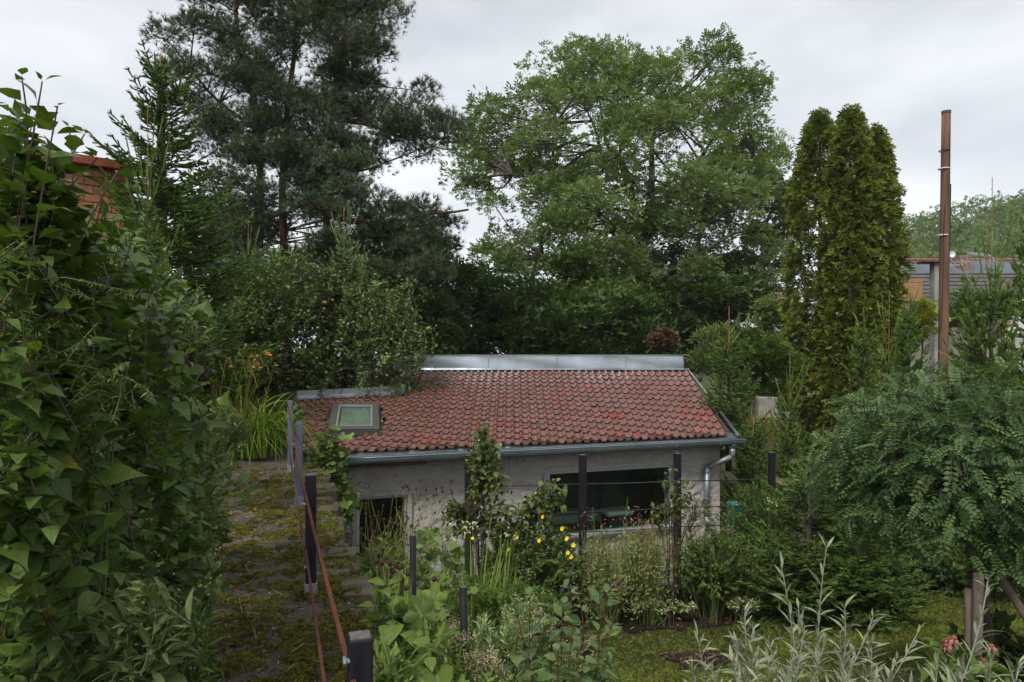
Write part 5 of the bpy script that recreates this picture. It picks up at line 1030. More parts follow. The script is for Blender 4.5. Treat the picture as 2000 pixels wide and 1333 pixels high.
T_, D_ = shell(rng, 150, at(437, 850, 7.9), (.36, .3, .36), .5, -.3, .8); grow_bush('lavender_bush', 'silvery lavender bush in front of the daylilies', 'plant', at(437, 955, 7.9), T_, D_, .2, 12, [NAR3], .055, L_LAV, None, 0, TWIG_G, 2, .8, .0, 212, 8, .005)
g = G(); p = at(548, 860, 11.6); bbox_mesh(g, p, (.55, .4, .45), .01, RH); o = g.build('planter_box', CHAR); tag(o, 'dark planter box at the far end of the wall top', 'planter')
T_, D_ = shell(rng, 90, at(545, 815, 12.2), (.5, .4, .35), .4, -.2, .9); grow_bush('planter_shrub', 'dark low shrub behind the dark planter box', 'shrub', at(545, 850, 12.2), T_, D_, .3, 8, [LANCE], .1, L_DARK, None, 0, TWIG, 2, .9, .1, 213, 8, .005)

# ---- globe robinia on stakes
rng = np.random.default_rng(301); RC = at(1868, 918, 5.6); RRx = np.array([1.2, 1.08, .9])
L_ROB = leaf_mat('robinia_leaf', (.065, .12, .06), (.085, .13, .068), .5, .28, spec=.35); L_ROBO = leaf_mat('robinia_leaf_single', (.065, .12, .06), (.095, .14, .07), .5, .28, None, True, spec=.3)
T_, D_ = shell(rng, 860, RC, RRx, .6, -.75, .2); D_ = norm(D_ + [0, 0, -.02]); rb = np.array([RC[0] + .28, RC[1] - .1, gz(RC)]); th = thing('robinia_tree', 'round-headed robinia with drooping feathery leaves at the right edge', 'tree', tuple(rb)); g = G()
tube(g, spline([rb - [0, 0, .2], rb * .5 + RC * .5 + [.05, 0, -.3], RC + [.1, 0, -.5]], 8), np.linspace(.055, .045, 8), 9)
for i in range(0, 860, 14): tube(g, spline([RC + [.1, 0, -.5], RC * .6 + T_[i] * .4 + [0, 0, .1], T_[i]], 6), np.linspace(.016, .004, 6), 4, False)
P, X, Nn, Lf, a, b = shoots(rng, T_, D_, .36, 5, 1, 1.0, .172, droop=.42, tip=.7, spiral=2.4); twigs(g, a, b, .003); g.build('trunk', BARK, th, True); leafy(th, PINN, P, X, Nn, Lf, L_ROB, L_ROBO, 300, rng=rng, vis=24.)
for lb, p, q, r in [('thin left timber stake beside the robinia trunk', at(1888, 1320, 5.0), at(1893, 1150, 5.0), .03), ('pale weathered front stake beside the robinia trunk', at(1903, 1330, 4.9), at(1911, 1120, 4.9), .034), ('slanting stake right of the robinia trunk', at(2030, 1250, 5.0), at(1948, 1120, 5.2), .03)]:
    d = norm(p - q); p = p + d * max(0, (p[2] - gz(p)) / max(-d[2], .2)); g = G(); tube(g, spline([p, (p + q) / 2 + [.01, 0, 0], q], 6), r, 9); tag(g.build('timber_stake', WOOD_G, smooth=True), lb, 'stake')

# ---- silver willow shoots in the foreground
rng = np.random.default_rng(311); L_WIL = leaf_mat('silver_willow_leaf', (.175, .195, .175), (.30, .315, .29), .6, .28, None, spec=.25); L_WILO = leaf_mat('silver_willow_leaf_single', (.175, .195, .175), (.30, .315, .29), .6, .28, (.36, .37, .36), True, spec=.25)
wt = [(1362, 1245, 2.25, -.15, .3), (1455, 1195, 2.3, -.12, .4), (1527, 1112, 2.3, -.12, .55), (1614, 1072, 2.25, .02, .6), (1650, 1190, 2.35, .05, .35), (1705, 1206, 2.3, .5, .4), (1790, 1240, 2.2, .6, .45), (1702, 1258, 2.3, .1, .3), (1930, 1132, 2.0, .3, .5), (1830, 1292, 2.1, .05, .25), (1935, 1280, 2.05, .1, .25), (1990, 1300, 1.95, .15, .25), (1500, 1250, 2.2, -.3, .3), (1570, 1240, 2.15, .1, .3), (1430, 1290, 2.2, -.35, .3), (1610, 1260, 2.3, .2, .3), (1750, 1290, 2.25, .4, .3), (1540, 1300, 2.1, -.1, .3), (1660, 1305, 2.1, .2, .3), (1390, 1310, 2.2, -.4, .25), (1480, 1320, 2.1, -.2, .25), (1590, 1320, 2.15, 0, .3), (1710, 1325, 2.2, .3, .25), (1870, 1300, 2.05, .1, .2), (1470, 1230, 2.45, 0, .3), (1560, 1190, 2.5, .1, .35), (1640, 1240, 2.5, -.1, .3), (1440, 1250, 2.35, -.2, .25), (1350, 1300, 2.3, -.3, .25), (1500, 1290, 2.4, -.1, .3), (1550, 1275, 2.35, .1, .3), (1600, 1290, 2.4, 0, .3), (1650, 1280, 2.4, .15, .3), (1450, 1310, 2.3, -.2, .25), (1700, 1300, 2.35, .25, .3), (1740, 1320, 2.3, .3, .25), (1560, 1330, 2.2, 0, .3), (1530, 1340, 2.0, 0, .3), (1620, 1350, 2.0, .1, .3), (1410, 1345, 2.1, -.2, .3), (1690, 1350, 2.05, .2, .3), (1780, 1340, 2.1, .2, .3)]
T_ = np.array([at(*w[:3]) for w in wt]); D_ = norm(np.array([[w[3], -.05, 1.] for w in wt])); Lw = np.array([w[4] for w in wt])
wm = np.array([w[0] > 1820 for w in wt])
for m, lb, bx, sd in ((~wm, 'silvery grey-green willow shoots at the bottom in front of the lawn', 1580, 312), (wm, 'silvery willow shoot in front of the pink coneflowers', 1900, 313)):
    grow_bush('silver_willow', lb, 'plant', np.array([at(bx, 690, 2.2)[0], 2.2, gz((at(bx, 690, 2.2)))]), T_[m], D_[m], Lw[m], 17, WILLOW, .058, L_WIL, L_WILO, 300 if sd == 312 else 100, TWIG_W, 2, .85, .0, sd, 10, .0045, spiral=1.4, tip=.75, tw=.0026, vis=8., bend=.08)
# ---- coneflowers
rng = np.random.default_rng(321); ce = at(1880, 1270, 4.4); base = np.array([ce[0], ce[1], gz(ce)]); th = thing('coneflower_plant', 'pink coneflowers with brown centres below the robinia', 'plant', tuple(base))
PET = flower_mesh('flower', 13, 1., leaf_mat('pink_petal', (.5, .11, .27), (.62, .2, .38), .6, .3), .05, .13, 3, .35); g = G(); 
V = [[math.cos(a) * r, math.sin(a) * r, z] for r, z in ((.42, -.02), (.40, .16), (.27, .28), (.1, .33)) for a in np.arange(9) * 2 * PI / 9]; g.add(np.array(V), [[[k * 9 + j, k * 9 + (j + 1) % 9, k * 9 + 9 + (j + 1) % 9, k * 9 + 9 + j] for k in range(3) for j in range(9)], [list(range(27, 36))]]); CONE = g.mesh('centre', plain('cone_brown', (.13, .04, .015), .8, 0, (.25, .1, .02), 90, .5, 120, .004), True)
g = G()
for x, y in ((1851, 1247), (1863, 1246), (1877, 1260), (1845, 1270), (1842, 1280), (1818, 1297), (1875, 1277), (1888, 1275), (1848, 1260), (1936, 1262), (1930, 1312), (1898, 1316), (1919, 1290)):
    p = at(x, y, 4.3 + .3 * rng.random()); tube(g, spline([base + [rng.normal(0, .12), rng.normal(0, .08), 0], (base + p) / 2 + [rng.normal(0, .03), 0, .05], p], 6), .004, 4, False); M = Matrix.Translation(p) @ Matrix.Rotation(rng.normal(.2, .2), 4, 'X') @ Matrix.Rotation(rng.normal(0, .2), 4, 'Y') @ Matrix.Scale(.045, 4); f = inst('flower', PET, M, th); c = bpy.data.objects.new('centre', CONE); COL.objects.link(c); c.parent = f
g.build('stems', TWIG_G, th, True, 'stuff'); T_, D_ = shell(rng, 60, base + [0, 0, .3], (.35, .3, .3), .3, -.6, .5); P, X, Nn, Lf, a, b = shoots(rng, T_, D_, .15, 4, 1, 1., .12, droop=.3); leafy(th, [LANCE, OVAL], P, X, Nn, Lf, L_MID, rng=rng)
T_, D_ = shell(rng, 160, np.array([at(1990, 1260, 5.4)[0], 5.6, -2.9]), (.6, .5, .8), .5, -.7, .4); grow_bush('rhododendron_bush', 'dark broad-leaved bush behind the robinia stakes at the right edge', 'bush', np.array([at(1990, 1260, 5.4)[0], 5.6, gz(at(1990, 1260, 5.6))]), T_, D_, .25, 5, [OVAL], .11, L_DARK, None, 0, TWIG, 3, 1., .1, 322, 8, .01)

# ---- plants along the house front
def mound(name, label, cat, px, py, rx, ry, d, n, L, nodes, tms, size, lm, seed, per=2, ang=.9, droop=.1, up=.6, lo=.5, zmin=-.5, wood=TWIG_G, spiral=PI / 2, group=None, base_z=None, lmo=None, nobj=0, tip=.6):
    rng = np.random.default_rng(seed); s = d / F; c = at(px, py, d); T_, D_ = shell(rng, n, c, (rx * s, min(rx, ry * 1.3) * s * .7, ry * s), lo, zmin, up); b = np.array([c[0], c[1], gz(c) if base_z is None else base_z]); return grow_bush(name, label, cat, b, T_, D_, L, nodes, tms, size, lm, lmo, nobj, wood, per, ang, droop, seed, 10, .007, group, tip, spiral, tw=.0025), T_, D_
L_HYP = leaf_mat('st_johns_wort_leaf', (.07, .12, .04), (.13, .175, .065), .5, .25, spec=.3)
th, T_, D_ = mound('st_johns_wort', 'dark green bushy plant with bright yellow flowers before the window', 'bush', 1034, 1100, 112, 105, 10.8, 560, .34, 10, [OVAL], .068, L_HYP, 401, up=.9, zmin=-1.)
rng = np.random.default_rng(402); YF = flower_mesh('flower', 5, 1., leaf_mat('yellow_petal', (.78, .5, .02), (.85, .6, .03), .5, .3), .35, .75, 4)
for x, y in ((994, 1074), (1053, 1056), (1107, 1053), (1120, 1065), (1109, 1080), (1115, 1088), (923, 1052), (1060, 1010), (1098, 1033), (1010, 1050)):
    p = at(x, y, 9.85 + .25 * rng.random()); inst('flower', YF, Matrix.Translation(p) @ Matrix.Rotation(1.1 + rng.normal(0, .3), 4, 'X') @ Matrix.Rotation(rng.normal(0, .4), 4, 'Y') @ Matrix.Scale(.024 + .012 * rng.random(), 4), th)
# rose campion: silvery stems, small magenta flowers
L_CAM = leaf_mat('campion_stem', (.145, .16, .075), (.26, .27, .15), .7, .2, spec=.2)
for k, (lb, px, py, rx, ry, d) in enumerate([('rose campion with silvery stems and magenta flowers beside the yellow-flowered bush', 1175, 1105, 55, 75, 11.0), ('taller rose campion with magenta flowers before the window corner', 1260, 1085, 50, 85, 11.3), ('bushy rose campion with few magenta flowers at the right of the bed', 1390, 1080, 90, 80, 11.4)]):
    rng = np.random.default_rng(410 + k); c = at(px, py, d); b = np.array([c[0], c[1], gz(c)]); th = thing('rose_campion', lb, 'plant', tuple(b), 'rose campions'); g = G(); gf = G(); s = d / F; n = 120
    tips = at(px, py - ry * .1, d) + rng.normal(0, 1, (n, 3)) * [rx * s * .5, .3, ry * s * .38] + [0, 0, ry * s * .25]; tips = tips[:(120, 120, 60)[k]]; n = len(tips)
    for t_ in tips:
        r_ = b + (t_ - b) * [.45, .45, 0] + rng.normal(0, .05, 3) * [1, 1, 0]; C_ = spline([r_, (r_ + t_) / 2 + rng.normal(0, .03, 3), t_], 6); tube(g, C_, np.linspace(.006, .0035, 6), 3, False, rng.random())
        for j in range(3): q0 = C_[2 + j]; q1 = q0 + norm(rng.normal(0, .6, 3) + [0, 0, 1.2]) * (.1 + .1 * rng.random()); twigs(g, [q0], [q1], .004, .003, rng.random()); scatter(g, OV3, np.array([q1]), np.array([[0, 0, 1.]]), rdirs(rng, 1), .025, .018, rng=rng)
    P = np.concatenate([b + (tips - b) * (.25 + .7 * rng.random((n, 1))) for _ in range(9)]); scatter(g, LANCE, P, rdirs(rng, len(P)) + [0, 0, .5], rng.normal(0, .5, P.shape) + [0, 0, 1], .085, rng=rng); P = at(px, py + ry * .25, d + (.8 if k == 2 else 0)) + rng.normal(0, 1, (3200, 3)) * [rx * s * .55, .3, ry * s * .4]; scatter(g, LANCE, P, rdirs(rng, 3200) + [0, 0, .6], rng.normal(0, .5, P.shape) + [0, 0, 1], .08, rng=rng); g.build('stems', L_CAM, th, False, 'stuff')
    m = (40, 70, 26)[k]; P = tips[rng.integers(0, n, m)] + rng.normal(0, .05, (m, 3)) + [0, -.05, .03]; P[:, 2] += .08 * rng.random(m)
    for p in P: scatter(gf, OV3, np.tile(p, (5, 1)), np.stack([np.cos(np.arange(5) * 1.257), np.sin(np.arange(5) * 1.257) * .7, np.full(5, .5)], 1), np.tile([0, -.6, .8], (5, 1)), .027, .025, rng=rng)
    gf.build('flowers', leaf_mat('magenta_petal%d' % k, (.32, .012, .15), (.42, .02, .2), .6, .25), th, False, 'stuff')
mound('privet_bush', 'rounded small-leaved green bush at the right end of the flower bed', 'bush', 1395, 1100, 85, 75, 11.1, 300, .25, 9, [OVAL], .055, L_MID, 421, up=.5, zmin=-.9)
mound('lambs_ear', 'pale silvery low foliage on the dark mulch', 'plant', 1290, 1185, 75, 14, 11.0, 80, .1, 5, [OVAL], .06, leaf_mat('silver_felt_leaf', (.26, .29, .21), (.4, .42, .33), .8, .2, spec=.1), 422, up=.6)
mound('lambs_ear', 'pale silvery low foliage at the right foot of the round green bush', 'plant', 1450, 1180, 40, 14, 11.0, 50, .1, 5, [OVAL], .06, bpy.data.materials['silver_felt_leaf'], 423, up=.6)
# soapwort with pale flowers and airy grass right of the house
mound('airy_shrub', 'loose light green shrub round the last black trellis post', 'shrub', 1480, 1010, 75, 75, 12.2, 200, .35, 10, [LANCE], .075, L_MID, 424, up=.7)
rng = np.random.default_rng(425)
WHITE = leaf_mat('white_petal', (.62, .56, .56), (.75, .7, .7), .6, .3)
for lb, px, py, d, n_ in (('white soapwort flowers by the last trellis post', 1512, 985, 11.7, 20), ('white soapwort flowers left of the yellow-flowered bush', 912, 1030, 10.2, 26), ('white soapwort flowers further left in the herbs', 875, 1048, 9.8, 16), ('white soapwort flower head in the dark green bush', 988, 1043, 10.3, 14)):
    c = at(px, py, d); b = np.array([c[0], c[1], gz(c)]); th = thing('soapwort', lb, 'flower', tuple(b), 'white soapwort'); g = G(); gs = G(); P = c + rng.normal(0, .09, (n_, 3)); scatter(g, flower_mesh_t := OV3, np.repeat(P, 4, 0), rdirs(rng, 4 * n_), rdirs(rng, 4 * n_), .035, .03, rng=rng); g.build('flowers', WHITE, th, False, 'stuff'); twigs(gs, P * 0 + b + rng.normal(0, .08, P.shape) * [1, 1, 0], P, .004, .002); gs.build('stems', TWIG_G, th, False, 'stuff')
g = G(); b = atz(1470, 1010, -3.0) * 1.; p = at(1480, 960, 13.2); b = np.array([p[0], p[1], gz(p)]); strap_clump(g, rng, b, 160, 1.7, .35, .45, .006, 7); th = thing('ornamental_grass', 'fine arching ornamental grass behind the right house corner', 'grass', tuple(b)); g.build('blades', L_MID, th, True, 'stuff')
g = G(); p = at(1440, 985, 13.4); V = np.array([[math.cos(a) * r + p[0], math.sin(a) * r + p[1], z] for r, z in ((.15, gz(p)), (.21, p[2]), (.225, p[2] + .02), (.20, p[2] + .01), (.15, p[2] - .2)) for a in np.arange(16) * PI / 8]); g.add(V, [[[k * 16 + j, k * 16 + (j + 1) % 16, k * 16 + 16 + (j + 1) % 16, k * 16 + 16 + j] for k in range(4) for j in range(16)]]); tag(g.build('plant_tub', plain('teal_plastic', (.01, .14, .11), .4), smooth=True), 'teal plastic tub at the right house corner', 'tub')
# compost box
p = at(1572, 945, 13.2); b = np.array([p[0], p[1], gz(p)]); th = thing('compost_box', 'grey timber box with brown lid behind the ornamental grass', 'box', tuple(b))
for k in range(6):
    z0 = b[2] + (p[2] - b[2]) * k / 6; g = G(); bbox_mesh(g, [p[0], p[1] - .26, z0 + .1], (.62, .02, (p[2] - b[2]) / 6 - .012), .003); g.build('board', WOOD_G, th)
g = G(); box(g, [p[0], p[1], (p[2] + b[2]) / 2], (.6, .48, p[2] - b[2] - .03)); g.build('body', WOOD_G, th); g = G(); bbox_mesh(g, [p[0] - .1, p[1], p[2] + .03], (.95, .64, .03), .004); g.build('lid', plain('brown_lid', (.23, .16, .09), .8, 0, (.16, .11, .06), 9), th)

# ---- pear espaliers
L_PEAR = leaf_mat('pear_leaf', (.05, .085, .03), (.12, .15, .05), .3, .22, spec=.6); L_PEARO = leaf_mat('pear_leaf_single', (.05, .085, .03), (.13, .16, .05), .3, .22, (.12, .15, .05), True, spec=.6)
def pear(label, base_px, poly, n, d, seed, nobj, size=.075, back=.3):
    rng = np.random.default_rng(seed); T_ = depth_tips(rng, poly, n, lambda x, y: d + 0 * x, back); n = len(T_); b = at(base_px, 690, d + .1); b[2] = gz(b); return grow_bush('espalier_pear', label, 'tree', b, T_, norm(rng.normal(0, .5, (n, 3)) + [0, -.2, .6]), .22, 6, DOG, size, L_PEAR, L_PEARO, nobj, TWIG, 1, 1.1, .55, seed, 8, .012, 'espalier pears', .6, 2.4, vis=8.)
pear('glossy espalier pear by the first tall trellis post', 945, [(925, 860), (940, 815), (965, 860), (980, 900), (990, 930), (975, 970), (1000, 985), (1085, 930), (1100, 960), (1085, 1010), (1010, 1030), (900, 1030), (870, 1010), (880, 970), (915, 950)], 250, 10.5, 431, 220, .108)
pear('sparse yellowish espalier pear by the third trellis post', 1310, [(1295, 930), (1308, 905), (1320, 940), (1345, 930), (1345, 985), (1410, 990), (1400, 1010), (1320, 1010), (1260, 1000), (1265, 985), (1300, 985)], 58, 10.9, 432, 130, .085)
# ---- grape vine on the left house corner
rng = np.random.default_rng(441); L_VIN = leaf_mat('vine_leaf', (.07, .12, .035), (.15, .21, .07), .5, .3, (.2, .24, .1), False, yellow=(.34, .3, .07), spec=.3); L_VINO = leaf_mat('vine_leaf_single', (.06, .105, .032), (.16, .21, .075), .5, .3, None, True, yellow=(.34, .3, .07), spec=.3)
def vine(name, label, cat, base, poly, n, d, size, seed, nobj, tms=LOBED, L=.3, back=.3, droop=.5, lm=L_VIN, lmo=L_VINO, wood=TWIG, nodes=4, up=(0, -.4, .5), vis=10.):
    rng = np.random.default_rng(seed); T_ = depth_tips(rng, poly, n, lambda x, y: d + 0 * x, back); n = len(T_); P, X, Nn, Lf, a, b = shoots(rng, T_, norm(rng.normal(0, .4, (n, 3)) + up), L, nodes, 1, 1.2, size, droop=droop, spiral=2.4, tip=.6); th = thing(name, label, cat, tuple(base)); g = G(); twigs(g, a, b, .003)
    for t_ in T_[::6]: tube(g, spline([base, (base + t_) / 2 + rng.normal(0, .06, 3), t_ - [0, 0, .1]], 7), np.linspace(.008, .003, 7), 4, False)
    g.build('stems', wood, th, True, 'stuff'); Nn = Nn + [0, -.6, 0]; leafy(th, tms, P, X, Nn, Lf, lm, lmo, nobj, rng=rng, vis=vis); return th
vine('grape_vine', 'grape vine with yellowing leaves climbing the left house corner', 'vine', ab(.85, 11.6, -3.2), [(590, 890), (620, 850), (640, 830), (665, 830), (670, 880), (660, 905), (690, 940), (690, 985), (670, 1020), (645, 1000), (615, 960)], 125, 11.1, .17, 442, 300)
vine('young_vine', 'young vine with broad pale leaves round the stake below the door', 'vine', np.array([at(830, 690, 6.6)[0], 6.6, -3.5]), [(815, 1035), (850, 1040), (900, 1090), (900, 1140), (860, 1180), (800, 1170), (790, 1110)], 26, 6.7, .13, 443, 80)

# ---- herbs between the wall and the lawn
def herb(name, label, cat, poly, n, d, L, nodes, tms, size, lm, seed, back=.4, per=2, ang=.95, droop=.15, dirv=(0, -.1, 1), jit=.35, wood=TWIG_G, lmo=None, nobj=0, spiral=PI / 2, tip=.6, bx=None, tw=.0022, vis=12., stems=8, group=None):
    rng = np.random.default_rng(seed); T_ = depth_tips(rng, poly, n, lambda x, y: d + 0 * x, back); n = len(T_); p = np.asarray(poly, float); c = at(p[:, 0].mean() if bx is None else bx, 690, d + back / 2); c[2] = gz(c)
    return grow_bush(name, label, cat, c, T_, norm(rng.normal(0, jit, (n, 3)) + dirv), L, nodes, tms, size, lm, lmo, nobj, wood, per, ang, droop, seed, stems, .005, group, tip, spiral, tw, vis), T_
L_FRESH = leaf_mat('fresh_green_leaf', (.11, .165, .04), (.15, .20, .06), .5, .32, None, spec=.3); L_FRESHO = leaf_mat('fresh_green_leaf_single', (.11, .165, .04), (.15, .20, .06), .5, .32, (.26, .32, .12), True, spec=.3)
L_HERB = leaf_mat('herb_leaf', (.065, .11, .028), (.14, .20, .06), .55, .3, spec=.3); L_HERBO = leaf_mat('herb_leaf_single', (.065, .11, .028), (.14, .20, .06), .55, .3, (.16, .2, .08), True, spec=.3)
L_ART = leaf_mat('artemisia_leaf', (.26, .31, .23), (.38, .43, .34), .8, .2, spec=.1)
L_SNOW = leaf_mat('snowberry_leaf', (.06, .10, .042), (.13, .185, .085), .42, .28, None, spec=.35); L_SNOWO = leaf_mat('snowberry_leaf_single', (.06, .10, .042), (.13, .185, .085), .42, .28, (.17, .21, .12), True, spec=.35)
# fillers that cover the bed
for k, (lb, poly, d, n, lm) in enumerate([('mixed green herbs at the foot of the glazed door', [(690, 1100), (820, 1120), (900, 1160), (900, 1210), (740, 1220), (680, 1180)], 8.2, 200, L_HERB), ('mixed low herbs between iris blades and yellow-flowered bush', [(860, 1110), (980, 1120), (1080, 1150), (1120, 1200), (1000, 1210), (880, 1200)], 8.8, 220, L_HERB), ('low green herbs in the middle of the bed below the round stake', [(820, 1200), (1000, 1190), (1060, 1230), (1040, 1310), (840, 1310)], 5.6, 170, L_HERB), ('low fresh herbs along the bottom edge right of the near post', [(740, 1280), (900, 1290), (1000, 1300), (1010, 1380), (740, 1390)], 3.4, 120, L_FRESH), ('sparse green herbs at the bottom right of the bed', [(1020, 1290), (1180, 1260), (1230, 1330), (1200, 1390), (1020, 1390)], 4.2, 120, L_HERB)]):
    herb('herb_patch', lb, 'herbs', poly, n, d, .26, 8, [OVAL] if k % 2 else [LANCE], .065 if d > 5 else .05, lm, 500 + k, 1.0 if d > 5 else .6, group='herb patches in the bed', stems=30)
herb('wall_weeds', 'weedy green strip growing against the drop of the stone wall', 'weeds', [(632, 985), (690, 1090), (725, 1130), (740, 1190), (690, 1180), (655, 1080)], 120, 6.2, .28, 7, [OVAL], .07, L_HERB, 509, 1.2, stems=30)
# burnet: fine foliage and dark red buttons on wiry stems
bu, _ = herb('burnet_plant', 'airy great burnet with dark red button heads in front of the door', 'plant', [(690, 1075), (740, 1040), (790, 1060), (830, 1100), (800, 1170), (700, 1170)], 75, 7.3, .4, 11, [PINN[0]], .11, L_HERB, 511, .8, 1, 1., .2, jit=.4, spiral=2.4, stems=14)
rng = np.random.default_rng(512); g = G(); gb = G(); c = at(750, 690, 7.5); c[2] = gz(c)
for k in range(62):
    t_ = at(680 + 215 * rng.random() ** .8, 930 + 130 * rng.random(), 6.9 + .9 * rng.random()); m = c + [rng.normal(0, .25), rng.normal(0, .15), 1.1]; C_ = spline([c + rng.normal(0, .08, 3), m, (m + t_) / 2 + [0, 0, .1], t_], 9); tube(g, C_, np.linspace(.004, .0018, 9), 3, False)
    for j in range(2): q0 = C_[5 + j]; q1 = q0 + rng.normal(0, .1, 3) + [.03, 0, .12]; twigs(g, [q0], [q1], .0018, .0014); tube(gb, [q1 - [0, 0, .008], q1, q1 + [0, 0, .012], q1 + [0, 0, .02]], [.006, .011, .01, .004], 6)
    tube(gb, [t_ - [0, 0, .01], t_, t_ + [0, 0, .014], t_ + [0, 0, .024]], [.007, .013, .012, .005], 6)
g.build('flower_stalks', leaf_mat('straw_green_stalk', (.19, .2, .08), (.3, .28, .13), .7, .1), bu, False, 'stuff'); gb.build('button_heads', plain('dark_red_head', (.055, .008, .012), .8), bu, True, 'stuff')
# coneflower seed heads
rng = np.random.default_rng(513); c = at(770, 690, 5.6); c[2] = gz(c); th = thing('seedhead_plant', 'brown round seed heads on pale stalks beside the young vine', 'plant', tuple(c)); g = G(); gh = G()
for x, y in ((735, 1098), (748, 1100), (760, 1102), (752, 1092), (770, 1105), (781, 1110), (768, 1118), (762, 1127), (738, 1120), (797, 1122), (848, 1133), (793, 1150)):
    p = at(x, y, 5.5 + .3 * rng.random()); tube(g, spline([c + [rng.normal(0, .1), rng.normal(0, .1), 0], (c + p) / 2 + rng.normal(0, .03, 3), p], 6), .004, 4, False); gg = G(); tube(gg, [p - [0, 0, .012], p, p + [0, 0, .018], p + [0, 0, .03]], [.014, .026, .022, .008], 8); gg.build('seed_head', plain('seed_head_brown', (.045, .022, .012), .95) if not bpy.data.materials.get('seed_head_brown') else bpy.data.materials['seed_head_brown'], th, True)
g.build('stalks', bpy.data.materials['straw_green_stalk'], th, False, 'stuff')
# iris and gladiolus blades
L_IRIS = leaf_mat('iris_blade', (.11, .16, .05), (.21, .26, .10), .5, .25, spec=.3)
for k, (lb, px, d, n, L_) in enumerate([('tall upright iris blades left of the yellow-flowered bush', 925, 8.6, 34, 1.25), ('slanting iris blades beside the tall upright ones', 970, 8.8, 16, 1.2), ('grey-green iris fan below the door', 790, 6.6, 18, .9), ('long arching blades at the bottom edge', 860, 4.2, 12, .75), ('iris fan at the left foot of the stake with vine', 740, 6.9, 14, .8), ('thin arching blades in the middle of the herbs', 935, 4.8, 12, .6)]):
    rng = np.random.default_rng(520 + k); c = at(px, 690, d); c[2] = gz(c); g = G(); top = at(px, (1060, 1075, 1130, 1215, 1140, 1270)[k], d)[2]; strap_clump(g, rng, c, n, max(.5, top - c[2]) * 1.05, .16, .12 if k < 3 else .3, .022, 6, .25); th = thing('iris_clump', lb, 'plant', tuple(c), 'iris clumps'); g.build('blades', L_IRIS, th, True, 'stuff')
# dahlia leaves spilling over the wall edge
herb('dahlia_plant', 'broad-leaved dahlia spilling against the stone wall edge', 'plant', [(650, 1150), (690, 1125), (760, 1150), (800, 1170), (810, 1230), (740, 1250), (670, 1230)], 60, 4.75, .3, 6, DOG, .125, L_HERB, 531, .6, 2, 1.05, .3, lmo=L_HERBO, nobj=180, stems=12, vis=14.)
# big pale marrow-like leaves
vine('squash_plant', 'plant with very large pale green lobed leaves beside the near post', 'plant', np.array([at(800, 690, 3.)[0], 3., gz(at(800, 690, 3.))]), [(745, 1190), (800, 1170), (870, 1215), (885, 1270), (860, 1320), (790, 1330), (740, 1270)], 15, 3.3, .14, 532, 60, [lobed_t(5, 5, 30, .38, -.35), leaf_t([.0, .25, .36, .33, .28, .15, 0], .25, -.35, .1)], .2, .5, .25, L_FRESH, L_FRESHO, TWIG_G, 3, (0, -.2, .8), 12.)
herb('tall_leafy_stem', 'tall pale-leaved stem rising beside the squash leaves', 'plant', [(735, 1120), (755, 1110), (765, 1180), (750, 1220)], 7, 3.6, .5, 6, [leaf_t([.0, .2, .3, .28, .15, 0], .25, -.3, .1)], .1, L_FRESH, 533, .2, 2, 1.1, .2, lmo=L_FRESHO, nobj=60, stems=4, tw=.004)
herb('lettuce_row', 'bright green jagged leaves beside the near black post', 'plant', [(735, 1270), (770, 1265), (805, 1290), (810, 1350), (735, 1370)], 40, 2.75, .22, 5, [leaf_t([.02, .07, .05, .12, .08, .15, .06, 0], .2, -.25)], .14, L_FRESH, 534, .3, 1, .9, .1, lmo=L_FRESHO, nobj=120, spiral=2.4)
herb('parsley_mound', 'light green ferny mound left of the yellow-flowered bush', 'plant', [(930, 1160), (955, 1130), (990, 1150), (1000, 1190), (950, 1210)], 70, 7.6, .22, 9, [OVAL], .05, L_FRESH, 535, .4, 2, 1., .1)
for k, (lb, poly, d) in enumerate([('silver artemisia clump beside the round stake', [(925, 1215), (940, 1190), (965, 1220), (985, 1230), (990, 1265), (940, 1270)], 5.3), ('silver artemisia spikes below the yellow-flowered bush', [(975, 1190), (1010, 1160), (1050, 1165), (1060, 1200), (1000, 1215)], 6.4)]):
    herb('artemisia_clump', lb, 'plant', poly, 26, d, .3, 16, [LANCE], .06, L_ART, 540 + k, .3, 3, .75, 0., jit=.2, spiral=1.1, group='silver artemisia')
L_ORF = leaf_mat('oregano_flower', (.30, .2, .26), (.48, .34, .42), .8, .2, spec=.1)
for k, (lb, poly, d) in enumerate([('oregano with dusty pink flower heads left of the round stake', [(800, 1180), (850, 1165), (870, 1200), (830, 1215)], 5.8), ('oregano with dusty pink heads around the foot of the round stake', [(850, 1230), (900, 1210), (920, 1260), (860, 1280)], 4.9), ('oregano with dusty pink heads right of the silver artemisia', [(1000, 1215), (1060, 1190), (1085, 1230), (1050, 1255), (1000, 1250)], 5.3), ('oregano with dusty pink heads among the red-stemmed shoots', [(1080, 1250), (1160, 1240), (1180, 1300), (1100, 1310)], 4.4), ('oregano with dusty pink heads at the bottom edge', [(900, 1280), (960, 1270), (1000, 1320), (920, 1340)], 3.9)]):
    o, T_ = herb('oregano_plant', lb, 'herb', poly, 60, d, .3, 9, [OVAL], .028, L_HERB, 550 + k, .4, 2, 1., .1, jit=.25, group='flowering oregano'); rng = np.random.default_rng(560 + k); g = G(); n = 1100; P = T_[rng.integers(0, len(T_), n)] + rng.normal(0, .022, (n, 3)); scatter(g, OV3, P, rdirs(rng, n), rdirs(rng, n), .013, rng=rng); g.build('flowers', L_ORF, o, False, 'stuff')
